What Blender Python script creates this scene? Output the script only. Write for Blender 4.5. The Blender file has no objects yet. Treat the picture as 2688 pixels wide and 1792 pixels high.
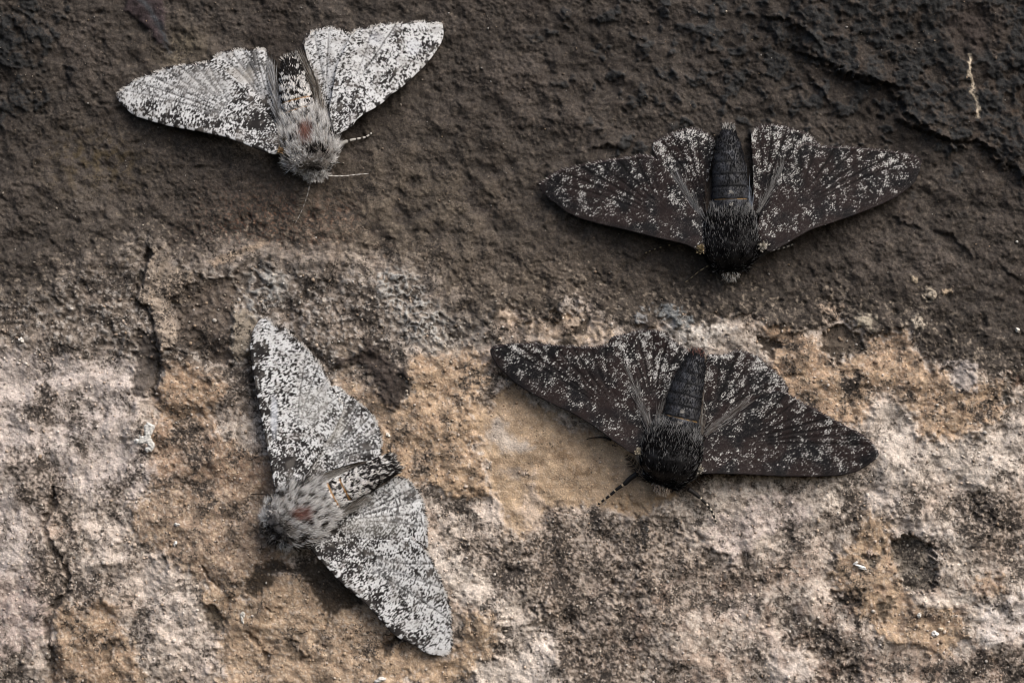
import bpy, math, random, time
import numpy as np
from mathutils import Vector
from mathutils.geometry import delaunay_2d_cdt

T0 = time.time()
rng = np.random.default_rng(7)
scene = bpy.context.scene
COL = scene.collection

# ------------------------------------------------------------------ camera, world, sun, exposure
S = 6.0e-5                      # metres per drawing unit; a drawing unit is 1/2688 of the framed wall's width
CX, CY = 1344.0, 896.0
DIST = 0.448
cam_d = bpy.data.cameras.new("camera")
cam_d.lens = 100.0
cam_d.sensor_width = 36.0
cam_d.clip_start = 0.01
cam_d.clip_end = 50.0
cam = bpy.data.objects.new("camera", cam_d)
cam.location = (0.0, -DIST, 0.0)
cam.rotation_euler = (math.radians(90), 0, 0)
COL.objects.link(cam)
scene.camera = cam

SUN_DIR = Vector((0.47, -0.50, 0.72)).normalized()      # from the wall towards the light
elev = math.asin(SUN_DIR.z)
azim = math.atan2(SUN_DIR.x, SUN_DIR.y)
world = bpy.data.worlds.new("World")
scene.world = world
world.use_nodes = True
nt = world.node_tree
bg = nt.nodes["Background"]
sky_n = nt.nodes.new("ShaderNodeTexSky")
sky_n.sky_type = 'NISHITA'
sky_n.sun_disc = False
sky_n.sun_elevation = elev
sky_n.sun_rotation = azim
sky_n.dust_density = 4.0
sky_n.ozone_density = 0.6
nt.links.new(sky_n.outputs[0], bg.inputs[0])
bg.inputs[1].default_value = 0.07
sun_d = bpy.data.lights.new("sun", 'SUN')
sun_d.energy = 1.4
sun_d.angle = math.radians(42)
sun_d.color = (1.0, 0.965, 0.92)
sun = bpy.data.objects.new("sun", sun_d)
sun.rotation_euler = (-SUN_DIR).to_track_quat('-Z', 'Y').to_euler()
COL.objects.link(sun)
scene.view_settings.view_transform = 'Standard'
scene.view_settings.look = 'None'
scene.view_settings.exposure = 1.02
scene.view_settings.gamma = 1.0
scene.cycles.filter_width = 1.1

# ------------------------------------------------------------------ small helpers
def P(x, y, h):                                  # drawing units -> metres on the wall
    return np.stack([(np.asarray(x) - CX) * S, -np.asarray(h) * S, (CY - np.asarray(y)) * S], -1)

def lin(c):
    c = np.asarray(c, dtype=np.float32) / 255.0
    return np.where(c <= 0.04045, c / 12.92, ((c + 0.055) / 1.055) ** 2.4).astype(np.float32)

def sstep(a, b, x):
    t = np.clip((x - a) / (b - a), 0, 1)
    return t * t * (3 - 2 * t)

_tab = np.random.default_rng(3).permutation(1024).astype(np.int32)
_tab = np.concatenate([_tab, _tab])
_gr = np.random.default_rng(4).uniform(0, 2 * np.pi, 1024)
_gx, _gy = np.cos(_gr).astype(np.float32), np.sin(_gr).astype(np.float32)

def perlin(x, y, seed=0):
    x = np.asarray(x, np.float32) + 311.7 * (seed % 7) + 40.3
    y = np.asarray(y, np.float32) + 173.3 * (seed % 11) + 20.9
    xi = np.floor(x).astype(np.int32); yi = np.floor(y).astype(np.int32)
    xf = x - xi; yf = y - yi
    u = xf * xf * xf * (xf * (xf * 6 - 15) + 10); v = yf * yf * yf * (yf * (yf * 6 - 15) + 10)
    xa = (xi + seed * 57) & 1023; xb = (xi + 1 + seed * 57) & 1023
    ya = yi & 1023; yb = (yi + 1) & 1023
    def g(a, b, dx, dy):
        k = _tab[_tab[a] + b]
        return _gx[k] * dx + _gy[k] * dy
    n0 = g(xa, ya, xf, yf); n1 = g(xb, ya, xf - 1, yf)
    n2 = g(xa, yb, xf, yf - 1); n3 = g(xb, yb, xf - 1, yf - 1)
    a = n0 + u * (n1 - n0); b = n2 + u * (n3 - n2)
    return (a + v * (b - a)) * 1.5

def fbm(x, y, scale, octv=3, seed=0, gain=0.5):
    o = 0; a = 1.0; t = 0
    for i in range(octv):
        o = o + a * perlin(x / scale, y / scale, seed + i * 3)
        t += a; a *= gain; scale /= 2.03
    return o / math.sqrt(t)

def seg_dist(px, py, pts):
    d = np.full(np.shape(px), 1e9, np.float32)
    for (x0, y0), (x1, y1) in zip(pts[:-1], pts[1:]):
        dx, dy = x1 - x0, y1 - y0
        L = dx * dx + dy * dy + 1e-9
        t = np.clip(((px - x0) * dx + (py - y0) * dy) / L, 0, 1)
        d = np.minimum(d, np.hypot(px - x0 - t * dx, py - y0 - t * dy))
    return d

def inside(px, py, poly):
    r = np.zeros(np.shape(px), bool)
    n = len(poly)
    for i in range(n):
        x0, y0 = poly[i]; x1, y1 = poly[(i + 1) % n]
        if y0 == y1: continue
        c = ((y0 > py) != (y1 > py)) & (px < (x1 - x0) * (py - y0) / (y1 - y0) + x0)
        r ^= c
    return r

def sd_poly(px, py, poly, reach=120):
    """signed distance to a polygon, positive inside, clamped to -reach outside its box"""
    poly = [tuple(map(float, p)) for p in poly]
    xs = [p[0] for p in poly]; ys = [p[1] for p in poly]
    out = np.full(np.shape(px), -reach, np.float32)
    m = (px > min(xs) - reach) & (px < max(xs) + reach) & (py > min(ys) - reach) & (py < max(ys) + reach)
    qx, qy = px[m], py[m]
    d = seg_dist(qx, qy, poly + [poly[0]])
    out[m] = np.where(inside(qx, qy, poly), d, -d)
    return out

def Zm(x0, y0, x1, wpx):
    k = (x1 - x0) / wpx
    def f(pts):
        if isinstance(pts, tuple): return (x0 + pts[0] * k, y0 + pts[1] * k)
        return [(x0 + p[0] * k, y0 + p[1] * k) for p in pts]
    f.k = k
    return f

def new_mesh(name, verts, tris, mat, parent=None, colors=None, smooth=True):
    me = bpy.data.meshes.new(name)
    verts = np.asarray(verts, np.float32); tris = np.asarray(tris, np.int32)
    k = tris.shape[1]
    me.vertices.add(len(verts)); me.vertices.foreach_set("co", verts.ravel())
    me.loops.add(tris.size); me.loops.foreach_set("vertex_index", tris.ravel())
    me.polygons.add(len(tris))
    me.polygons.foreach_set("loop_start", np.arange(0, tris.size, k, dtype=np.int32))
    me.polygons.foreach_set("use_smooth", np.full(len(tris), smooth, bool))
    me.update(calc_edges=True)
    if colors is not None:
        a = me.color_attributes.new("albedo", 'FLOAT_COLOR', 'POINT')
        c = np.ones((len(verts), 4), np.float32); c[:, :np.shape(colors)[1]] = colors
        a.data.foreach_set("color", c.ravel())
    me.materials.append(mat)
    o = bpy.data.objects.new(name, me)
    COL.objects.link(o)
    if parent: o.parent = parent
    return o

def material(name, rough=0.9, spec=0.2, grain=0.0, gscale=9000, bump=0.0, bscale=5000, sheen=0.0):
    m = bpy.data.materials.new(name); m.use_nodes = True
    t = m.node_tree; b = t.nodes["Principled BSDF"]
    at = t.nodes.new("ShaderNodeAttribute"); at.attribute_name = "albedo"
    b.inputs["Roughness"].default_value = rough
    b.inputs["Specular IOR Level"].default_value = spec
    if sheen and "Sheen Weight" in b.inputs:
        b.inputs["Sheen Weight"].default_value = sheen
    tc = t.nodes.new("ShaderNodeTexCoord")
    if grain:
        nz = t.nodes.new("ShaderNodeTexNoise"); nz.inputs["Scale"].default_value = gscale; nz.inputs["Detail"].default_value = 3
        mr = t.nodes.new("ShaderNodeMapRange")
        mr.inputs["From Min"].default_value = 0.3; mr.inputs["From Max"].default_value = 0.7
        mr.inputs["To Min"].default_value = 1 - grain; mr.inputs["To Max"].default_value = 1 + grain
        mx = t.nodes.new("ShaderNodeMix"); mx.data_type = 'RGBA'; mx.blend_type = 'MULTIPLY'; mx.inputs[0].default_value = 1.0
        t.links.new(tc.outputs["Object"], nz.inputs["Vector"])
        t.links.new(nz.outputs["Fac"], mr.inputs["Value"])
        t.links.new(at.outputs["Color"], mx.inputs[6]); t.links.new(mr.outputs[0], mx.inputs[7])
        t.links.new(mx.outputs[2], b.inputs["Base Color"])
    else:
        t.links.new(at.outputs["Color"], b.inputs["Base Color"])
    if bump:
        nb = t.nodes.new("ShaderNodeTexNoise"); nb.inputs["Scale"].default_value = bscale; nb.inputs["Detail"].default_value = 4
        bp = t.nodes.new("ShaderNodeBump"); bp.inputs["Strength"].default_value = 1.0; bp.inputs["Distance"].default_value = bump
        t.links.new(tc.outputs["Object"], nb.inputs["Vector"])
        t.links.new(nb.outputs["Fac"], bp.inputs["Height"]); t.links.new(bp.outputs[0], b.inputs["Normal"])
    return m

M_wall = material("weathered stone", 0.92, 0.15, grain=0.22, gscale=5200, bump=1.15e-4, bscale=3600)
def add_specks(m):
    """dark lichen specks (density in the albedo's alpha) and pale grains, finer than the mesh"""
    t = m.node_tree; b = t.nodes["Principled BSDF"]
    src = b.inputs["Base Color"].links[0].from_socket
    at = [n for n in t.nodes if n.type == 'ATTRIBUTE'][0]; tc = [n for n in t.nodes if n.type == 'TEX_COORD'][0]
    def noise(scale, detail, rough, off):
        mp = t.nodes.new("ShaderNodeMapping"); mp.inputs["Location"].default_value = off
        nz = t.nodes.new("ShaderNodeTexNoise"); nz.inputs["Scale"].default_value = scale
        nz.inputs["Detail"].default_value = detail; nz.inputs["Roughness"].default_value = rough
        t.links.new(tc.outputs["Object"], mp.inputs["Vector"]); t.links.new(mp.outputs[0], nz.inputs["Vector"])
        return nz.outputs["Fac"]
    def math(op, a, c):
        n = t.nodes.new("ShaderNodeMath"); n.operation = op
        for k, v in enumerate((a, c)):
            if isinstance(v, (int, float)): n.inputs[k].default_value = v
            else: t.links.new(v, n.inputs[k])
        return n.outputs[0]
    def ramp(v, lo, hi):
        n = t.nodes.new("ShaderNodeMapRange"); n.interpolation_type = 'SMOOTHSTEP'
        n.inputs["From Min"].default_value = lo; n.inputs["From Max"].default_value = hi
        t.links.new(v, n.inputs["Value"]); return n.outputs[0]
    def mix(f, a, c, blend='MIX'):
        n = t.nodes.new("ShaderNodeMix"); n.data_type = 'RGBA'; n.blend_type = blend
        t.links.new(f, n.inputs[0]); t.links.new(a, n.inputs[6])
        if isinstance(c, tuple): n.inputs[7].default_value = c
        else: t.links.new(c, n.inputs[7])
        return n.outputs[2]
    n1 = noise(2500, 4, 0.65, (0, 0, 0)); n2 = noise(3300, 3, 0.6, (0.3, 0.1, 0.7)); n3 = noise(1250, 4, 0.65, (0.9, 0.4, 0.2))
    al = at.outputs["Alpha"]
    thr = math('MULTIPLY', al, 0.24)
    d1 = ramp(math('ADD', n1, thr), 0.695, 0.735)
    d2 = ramp(math('ADD', n3, thr), 0.715, 0.755)
    pl = ramp(n2, 0.585, 0.66)
    bright = mix(math('MULTIPLY', pl, 0.55), src, (1.75, 1.7, 1.62, 1), 'MULTIPLY')
    c1 = mix(math('MULTIPLY', d2, 0.62), bright, (0.075, 0.062, 0.053, 1))
    c2 = mix(math('MULTIPLY', d1, 0.85), c1, (0.040, 0.034, 0.030, 1))
    t.links.new(c2, b.inputs["Base Color"])

add_specks(M_wall)
M_pale = material("pale wing scales", 0.75, 0.25, grain=0.10, gscale=6000)
M_dark = material("dark wing scales", 0.62, 0.10, grain=0.2, gscale=6000)
M_body = material("body scales", 0.55, 0.28, grain=0.25, gscale=5000, bump=9e-5, bscale=3500)
M_fur = material("fur", 0.75, 0.15)
M_fur_d = material("dark fur", 0.95, 0.05)
M_leg = material("leg scales", 0.6, 0.3)
M_eye = material("eye", 0.2, 0.5)
M_grit = material("grit", 0.85, 0.3, grain=0.15, gscale=4000, bump=5e-5, bscale=5000)

# ------------------------------------------------------------------ the wall
def axis_coords(lo, hi, step, far, n=26):
    core = np.arange(lo, hi + step, step)
    g = np.cumsum(step * np.geomspace(1.3, 1.0, n) ** 0 * np.geomspace(1.2, (far) / (n * step) * 2.2, n))
    g = g * far / g[-1]
    return np.concatenate([lo - g[::-1], core, core[-1] + g]).astype(np.float32)

STEP = 2.9
GX = axis_coords(-70, 2760, STEP, 2400)
GY = axis_coords(-70, 1864, STEP, 1900)
X, Y = np.meshgrid(GX, GY)

w1x, w1y = fbm(X, Y, 90, 3, 1), fbm(X, Y, 90, 3, 2)
w2x, w2y = fbm(X, Y, 20, 2, 5), fbm(X, Y, 20, 2, 6)
XW = X + 24 * w1x + 9 * w2x
YW = Y + 24 * w1y + 9 * w2y
XS = X + 12 * w1x + 6 * w2x            # gentler warp, for shapes with a definite outline
YS = Y + 12 * w1y + 6 * w2y
n_big = fbm(X, Y, 260, 3, 9)
n_mid = fbm(X, Y, 60, 3, 12)
n_sm = fbm(X, Y, 22, 3, 15)
n_gr = fbm(X, Y, 9.5, 2, 18)
n_gr2 = fbm(X + 0.35 * Y, Y * 0.8, 13, 2, 21)
n_pit = fbm(X, Y, 34, 2, 24)
sp1 = fbm(X, Y, 11, 2, 27)             # speckle fields for dirt and pale crusts
sp2 = fbm(X, Y, 17, 3, 30)
sp3 = fbm(X, Y, 7.0, 1, 33)

clus = fbm(X, Y, 85, 3, 102) + 0.5 * fbm(X, Y, 30, 2, 105)
spk = fbm(X, Y, 7.5, 2, 108)
spk2 = fbm(X, Y, 13, 2, 111)

C = np.empty(X.shape + (3,), np.float32)
C[:] = lin((190, 176, 164))
H = np.zeros(X.shape, np.float32)
SM = np.zeros(X.shape, np.float32)     # smoothness: damps the grain

def paint(mask, col, amt=1.0):
    global C
    m = (mask * amt)[..., None]
    C = C * (1 - m) + lin(col) * m

def region(poly, soft=8, nz=0.0, warp='W', noise=None):
    xx, yy = (XW, YW) if warp == 'W' else (XS, YS)
    sd = sd_poly(xx, yy, poly)
    if nz: sd = sd + nz * ((n_sm + 0.55 * sp1 + 0.5 * n_mid) if noise is None else noise)
    return sstep(-soft, soft, sd)

zB = Zm(300, 620, 1100, 2352)          # left middle
zC = Zm(1000, 850, 1700, 1996)         # centre
zD = Zm(0, 1300, 720, 2295)            # bottom left
zE = Zm(640, 1250, 1500, 2352)         # bottom centre
zF = Zm(1400, 1250, 2100, 2025)        # bottom right of centre
zG = Zm(2000, 1250, 2688, 1990)        # bottom right
zH = Zm(2000, 700, 2688, 1961)         # right middle
zI = Zm(1150, 600, 2000, 2352)         # middle strip
zJ = Zm(2200, 0, 2688, 1594)           # top right
zK = Zm(0, 500, 700, 2195)             # left upper middle
zL = Zm(0, 900, 720, 2258)             # left

# lower stone: tone drifts
paint(sstep(-0.2, 0.6, n_big + 0.4 * n_mid), (196, 184, 172), 0.8)
paint(sstep(0.0, 0.7, fbm(X, Y, 180, 3, 36)), (172, 148, 130), 0.6)

# ochre stone
def mute(c, k=0.31):
    l = 0.35 * c[0] + 0.5 * c[1] + 0.15 * c[2]
    return tuple((v * (1 - k) + l * k) * 1.05 for v in c)

OCH = [
    (zB([(320, 820), (480, 800), (600, 860), (650, 960), (780, 1040), (860, 1180), (860, 1260), (700, 1390), (800, 1500), (500, 1520), (380, 1400), (300, 1260), (345, 1050)]), (166, 130, 98)),
    ([(400, 1090), (520, 1110), (620, 1180), (720, 1190), (720, 1440), (600, 1440), (470, 1400), (420, 1300), (370, 1180)], (158, 124, 97)),
    (zD([(1050, 60), (1500, -50), (2400, -60), (2400, 600), (2100, 700), (1950, 760), (1850, 860), (1500, 600), (1250, 480), (1100, 300)]), (152, 124, 100)),
    (zD([(410, 960), (560, 850), (880, 880), (980, 960), (1010, 1130), (1100, 1250), (1180, 1420), (1300, 1620), (400, 1620), (440, 1300)]), (158, 126, 96)),
    (zD([(1700, 800), (1850, 700), (2100, 860), (2500, 800), (2900, 700), (3300, 900), (3300, 1650), (1800, 1650), (1750, 1250), (1750, 1000)]), (160, 130, 100)),
    (zE([(0, 660), (200, 690), (380, 700), (500, 780), (540, 900), (620, 1000), (900, 930), (1100, 1100), (1500, 1270), (1620, 1020), (1780, 980), (1900, 1060), (1780, 1200), (1600, 1500), (0, 1500)]), (162, 132, 102)),
    (zC([(240, 210), (420, 190), (700, 190), (790, 310), (760, 470), (720, 640), (700, 820), (740, 1000), (800, 1280), (500, 1300), (330, 1250), (120, 1130), (0, 960), (-150, 800), (-50, 640), (200, 520), (210, 360)]), (178, 142, 108)),
    (zB([(1560, 800), (1750, 700), (2000, 760), (1950, 900), (1850, 1100), (2050, 1250), (2200, 1400), (2360, 1300), (2360, 1560), (2000, 1500), (1750, 1200)]), (160, 132, 106)),
    (zH([(0, 410), (200, 395), (270, 510), (430, 500), (470, 610), (560, 720), (640, 650), (780, 640), (770, 560), (960, 510), (1090, 470), (1120, 640), (1300, 760), (1430, 860), (1620, 850), (1780, 830), (1830, 900), (1800, 1040), (1900, 1060), (1640, 1220), (1400, 1290), (1150, 1260), (1080, 1080), (880, 960), (800, 1130), (640, 1190), (400, 1090), (200, 950), (60, 760)]), (182, 144, 110)),
    (zG([(760, 240), (900, 220), (1020, 300), (1000, 480), (1020, 650), (1060, 860), (1240, 940), (1500, 1000), (1560, 1180), (1500, 1300), (1300, 1320), (1000, 1260), (750, 1060), (520, 760), (600, 640), (720, 420)]), (166, 134, 104)),
    (zG([(1640, 780), (1820, 790), (1860, 900), (1700, 960), (1620, 900)]), (164, 132, 104)),
    (zI([(400, 620), (480, 540), (560, 600), (760, 640), (900, 520), (1030, 540), (1120, 660), (1250, 700), (1260, 830), (1000, 860), (860, 800), (600, 740)]), (186, 160, 136)),
]
och = np.zeros_like(H)
for poly, col in OCH:
    m = region(poly, 13, 24)
    paint(m, mute(col))
    och = np.maximum(och, m)
# ochre tone variation: paler sandy grains, browner hollows
ochv = fbm(X, Y, 40, 3, 39)
paint(och * sstep(0.1, 0.8, ochv), (188, 158, 128), 0.6)
paint(och * sstep(0.1, 0.8, -ochv), (128, 106, 86), 0.6)
paint(och * sstep(0.2, 0.4, sp1 + 0.3 * ochv), (212, 192, 168), 0.6)
paint(och * sstep(900, 1000, YW) * sstep(950, 1050, XW) * sstep(-0.5, 0.3, ochv), (188, 162, 134), 0.5)
paint(och * sstep(0.25, 0.6, fbm(X, Y, 26, 3, 63) - 0.05), (112, 92, 76), 0.55)
H += och * (5 + 3 * n_mid)

# smooth tan patch
tan = region(zC([(700, 600), (900, 560), (1000, 470), (1200, 640), (1500, 790), (1800, 900), (2000, 1150), (2200, 1300), (1900, 1420), (1700, 1360), (1420, 1350), (1300, 1400), (1200, 1560), (900, 1600), (840, 1300), (790, 1000), (720, 840)]), 12, 10)
paint(tan, (184, 160, 134))
paint(tan * sstep(0.0, 0.8, fbm(X, Y, 70, 3, 42)), (164, 140, 113), 0.7)
paint(tan * sstep(0.05, 0.6, fbm(X, Y, 45, 3, 45)), (206, 180, 150), 0.7)
paint(tan * sstep(0.15, 0.5, fbm(X, Y, 24, 3, 67) - 0.0), (128, 104, 80), 0.45)
paint(region(zC([(830, 720), (930, 700), (1000, 860), (1100, 920), (1000, 970), (880, 940), (780, 880)]), 14, 12), (205, 192, 180), 0.85)
paint(region(zC([(920, 1110), (1060, 1100), (1100, 1150), (980, 1190), (930, 1170)]), 8, 8), (150, 138, 128), 0.7)
for a in ([(1280, 920), (1400, 900), (1440, 1000), (1340, 1060), (1290, 1000)], [(1380, 1120), (1560, 1060), (1600, 1140), (1430, 1160)]):
    paint(region(zC(a), 10, 14), (108, 84, 60), 0.6)
SM = np.maximum(SM, 0.8 * tan)
H -= 10 * tan

# pale crusts and whitewash remains
WHT = [
    ([(-300, 850), (60, 930), (230, 900), (380, 960), (360, 1060), (330, 1150), (390, 1250), (330, 1330), (200, 1290), (110, 1260), (-300, 1260)], (206, 196, 186), 0.9),
    ([(-300, 1320), (40, 1310), (70, 1420), (40, 1500), (-300, 1540)], (200, 192, 184), 0.9),
    ([(-300, 1560), (90, 1480), (150, 1560), (100, 1700), (-300, 1850)], (178, 164, 154), 0.85),
    (zD([(650, 80), (960, 60), (1050, 260), (980, 420), (1300, 560), (1480, 640), (1560, 900), (1800, 1100), (1900, 1500), (1600, 1460), (1300, 1100), (1200, 960), (1000, 760), (900, 620), (700, 420)]), (208, 196, 182), 0.9),
    (zE([(1180, 380), (1300, 420), (1420, 540), (1620, 620), (1720, 760), (1860, 960), (2000, 1120), (2200, 1200), (2300, 1300), (2290, 1500), (1600, 1520), (1700, 1350), (2000, 1240), (1840, 1030), (1700, 940), (1560, 900), (1450, 760), (1280, 620)]), (216, 206, 192), 0.95),
    (zE([(1740, 180), (1820, 240), (1830, 380), (1700, 300)]), (214, 202, 188), 0.8),
    (zF([(0, 0), (60, 200), (120, 480), (40, 520), (-100, 300)]), (206, 190, 172), 0.7),
    (zF([(1380, 360), (1640, 200), (1900, 100), (2100, 300), (1700, 460), (1560, 640), (1480, 620), (1330, 520)]), (196, 184, 174), 0.8),
    (zF([(0, 1200), (160, 1130), (250, 1320), (220, 1500), (280, 1650), (0, 1650)]), (214, 206, 198), 0.9),
    (zF([(1400, 920), (1640, 920), (1760, 1080), (1880, 1300), (2030, 1420), (2030, 1650), (1900, 1560), (1700, 1200), (1500, 1060)]), (206, 192, 178), 0.85),
    (zH([(860, 960), (1000, 1000), (1130, 1100), (1160, 1300), (1400, 1330), (1960, 1150), (1960, 1600), (700, 1600), (840, 1400), (740, 1240), (820, 1120)]), (208, 198, 184), 0.85),
    (zG([(820, 60), (1080, 120), (1060, 300), (1300, 340), (1440, 480), (1000, 460), (800, 200)]), (206, 196, 184), 0.8),
    (zG([(1100, 900), (1300, 880), (1650, 900), (1720, 980), (1640, 1030), (1300, 1000), (1160, 960)]), (208, 198, 184), 0.85),
    (zG([(1660, 1040), (1850, 960), (2000, 900), (2300, 500), (2300, 1250), (1850, 1250), (1720, 1380), (1640, 1200)]), (216, 208, 198), 0.95),
    (zG([(80, 1330), (300, 1300), (420, 1420), (450, 1600), (0, 1600)]), (214, 204, 192), 0.85),
    (zI([(1680, 740), (1760, 690), (2000, 690), (2100, 650), (2130, 760), (1960, 800), (1900, 880), (1800, 870), (1700, 800)]), (222, 214, 200), 0.95),
    (zI([(1640, 700), (1780, 640), (1900, 690), (2060, 620), (2160, 660), (2180, 740), (2020, 790), (1940, 900), (1800, 900), (1690, 800)]), (232, 226, 214), 1.0),
    (zI([(1400, 730), (1650, 690), (1660, 740), (1400, 770)]), (206, 190, 172), 0.8),
    ([(-10, 840), (120, 800), (170, 900), (60, 960)], (186, 172, 156), 0.8),
]
WHT += [([(-300, 900), (330, 900), (350, 1100), (420, 1230), (330, 1320), (140, 1300), (100, 1500), (-300, 1500)], (192, 182, 172), 0.6),
        ([(1180, 1360), (1300, 1460), (1420, 1560), (1500, 1700), (1500, 1850), (1380, 1850), (1360, 1700), (1240, 1580)], (214, 203, 188), 0.7)]
wht = np.zeros_like(H)
for poly, col, a in WHT:
    m = region(poly, 18, 26, noise=n_sm + 0.7 * sp1 + 0.6 * n_mid)
    paint(m, (col[0] - 3, col[1] - 5, col[2] - 2), a)
    wht = np.maximum(wht, m)
H += 3 * wht

# whole lower part: black and brown dirt specks, pale grains
low = sstep(760, 960, YW + 0 * X)
dirt = sstep(0.02, 0.34, sp2 + 0.5 * sp1 + 0.55 * n_mid + 0.3 * n_big - 0.1)
dens_d = 0.85 - 0.42 * och - 0.62 * tan - 0.5 * wht
paint(low * dirt * np.clip(dens_d, 0, 1), (122, 110, 99), 0.65)
paint(low * sstep(0.10, 0.24, spk + 0.70 * clus + 0.02) * np.clip(1.0 - 0.45 * och - 0.75 * tan - 0.2 * wht, 0, 1), (96, 87, 79), 0.5)
paint(low * sstep(0.22, 0.36, spk2 + 0.75 * clus) * np.clip(0.95 - 0.4 * och - 0.75 * tan - 0.25 * wht, 0, 1), (84, 76, 69), 0.8)
paint(low * sstep(0.18, 0.5, -sp1 - 0.2 * n_mid) * np.clip(0.75 - 0.2 * och - 0.5 * tan, 0, 1), (222, 212, 200), 0.55)

# darker, dirtier mottled zones
DRT = [
    (zE([(1350, 320), (1500, 420), (1700, 440), (1900, 400), (2000, 420), (2360, 380), (2360, 1400), (2250, 1240), (2100, 1050), (1900, 900), (1780, 700), (1600, 580), (1450, 480)]), 0.46),
    (zF([(150, 230), (300, 270), (600, 340), (800, 260), (1000, 280), (1200, 480), (1400, 640), (1700, 720), (1900, 900), (1600, 900), (1350, 920), (1200, 1100), (900, 1250), (850, 1600), (250, 1600), (250, 1250), (150, 1050), (0, 900), (0, 400)]), 0.30),
    (zF([(250, 1250), (700, 1200), (860, 1300), (760, 1420), (700, 1600), (330, 1600)]), 0.55),
    (zG([(380, 1180), (560, 1120), (720, 1300), (820, 1420), (700, 1600), (480, 1560), (420, 1380)]), 0.7),
    (zG([(1380, 150), (1700, 100), (1960, 60), (2000, 480), (1900, 640), (1700, 560), (1480, 420)]), 0.55),
    (zG([(1500, 1400), (1800, 1300), (2050, 1300), (2050, 1600), (1450, 1600)]), 0.55),
    (zG([(640, 180), (780, 160), (790, 330), (650, 520), (620, 400)]), 0.6),
    (zG([(460, 320), (580, 300), (540, 460), (460, 480)]), 0.6),
    ([(20, 1180), (120, 1200), (200, 1290), (170, 1380), (70, 1330), (10, 1240)], 0.5),
    ([(90, 1020), (140, 1030), (150, 1110), (110, 1130), (80, 1070)], 0.6),
    ([(100, 1430), (160, 1450), (260, 1560), (240, 1590), (120, 1580), (80, 1500)], 0.6),
    ([(200, 1600), (340, 1440), (360, 1480), (260, 1600)], 0.25),
    (zL([(1440, 700), (1520, 600), (1640, 620), (1700, 760), (1640, 850), (1720, 960), (1560, 1000), (1430, 940)]), 0.75),
    (zL([(1320, 1120), (1500, 1060), (1760, 1130), (1740, 1240), (1560, 1250), (1400, 1200)]), 0.65),
    (zL([(1860, 220), (2080, 200), (2150, 420), (2200, 640), (1900, 620), (1720, 560), (1860, 440)]), 0.6),
    (zL([(640, 800), (740, 800), (740, 960), (640, 920)]), 0.6),
    (zL([(860, 1180), (1030, 1120), (1030, 1290), (920, 1260)]), 0.5),
    (zL([(500, 40), (780, 20), (800, 100), (560, 130)]), 0.45),
    (zH([(560, 850), (720, 830), (720, 930), (640, 1000), (570, 970)]), 0.8),
    (zH([(780, 880), (900, 900), (1110, 960), (1120, 1030), (980, 1020), (880, 960)]), 0.75),
    (zH([(320, 950), (380, 940), (385, 1040), (330, 1030)]), 0.9),
    (zH([(450, 600), (560, 700), (540, 760), (430, 700)]), 0.5),
    (zC([(230, 940), (340, 980), (330, 1080), (280, 1200), (210, 1120)]), 0.6),
    (zC([(660, 540), (790, 480), (850, 620), (780, 620)]), 0.7),
    (zC([(1250, 1400), (1360, 1360), (1420, 1600), (1280, 1600)]), 0.6),
]
dsp = sp2 + 0.9 * sp1 + 0.4 * sp3
for poly, a in DRT:
    m = region(poly, 18, 22)
    paint(m, (132, 117, 104), 0.4 + 0.35 * a)
    paint(m * sstep(-0.2, 0.25, spk + 0.6 * sp2 + 0.5 * (a - 0.6)), (58, 53, 49), 0.85)
    paint(m * sstep(0.15, 0.5, -spk - 0.3 * sp2), (196, 184, 173), 0.6)
    H -= 4 * m * a
# pinkish-brown drift bottom right
pk = sstep(1400, 1560, YW) * sstep(1500, 1700, XW)
paint(pk * sstep(-0.1, 0.6, fbm(X, Y, 55, 3, 71)), (150, 128, 114), 0.45)

# grey mottled belt under the crust
belt = sd_poly(XW, YW, [(-900, 720), (60, 760), (200, 690), (370, 650), (560, 690), (680, 680), (900, 700), (1060, 720), (1180, 780), (1290, 830), (1300, 900), (1160, 930), (1060, 910), (1040, 1060), (900, 980), (820, 1040), (640, 1060), (600, 980), (380, 960), (240, 930), (-900, 880)])
belt = sstep(-30, 40, belt + 25 * n_sm)
paint(belt, (122, 112, 103), 0.85)
paint(belt * sstep(0.0, 0.5, sp2 + 0.4 * n_mid), (80, 72, 65), 0.8)
paint(belt * sstep(0.10, 0.30, -sp2 + 0.35 * n_mid + 0.3 * spk), (168, 161, 154), 0.75)
paint(belt * sstep(0.16, 0.3, spk2 + 0.3 * clus), (62, 55, 50), 0.75)
paint(belt * sstep(1000, 1040, XW) * sstep(-0.1, 0.35, sp1 + 0.2), (152, 144, 136), 0.55)
H += belt * 5 * (-sp2)

# ------------------------------------------------ the dark crust over the upper wall
CRUST = [(-4000, -4000), (7000, -4000), (7000, 1045), (2688, 1020), (2640, 988), (2560, 975), (2490, 966), (2420, 945), (2400, 905), (2395, 862), (2333, 878), (2290, 885), (2240, 850), (2207, 830), (2183, 847), (2150, 872), (2080, 870), (2000, 838), (1930, 826), (1860, 850), (1790, 862), (1800, 838), (1730, 852), (1660, 866), (1600, 850), (1540, 805), (1500, 790), (1440, 840), (1380, 845), (1350, 800), (1310, 820), (1280, 855), (1220, 850), (1180, 800), (1080, 720), (950, 690), (800, 690), (620, 660), (520, 690), (440, 700), (420, 660), (370, 650), (330, 700), (200, 720), (120, 800), (-200, 800), (-4000, 830)]
csd = sd_poly(XS, YS, CRUST, 200)
left_soft = 1 - sstep(1150, 1350, X)
csoft = 9 + 62 * left_soft
csd = csd + (1 - left_soft) * (20 * sp2 + 16 * n_mid + 10 * n_sm - 6)
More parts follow.
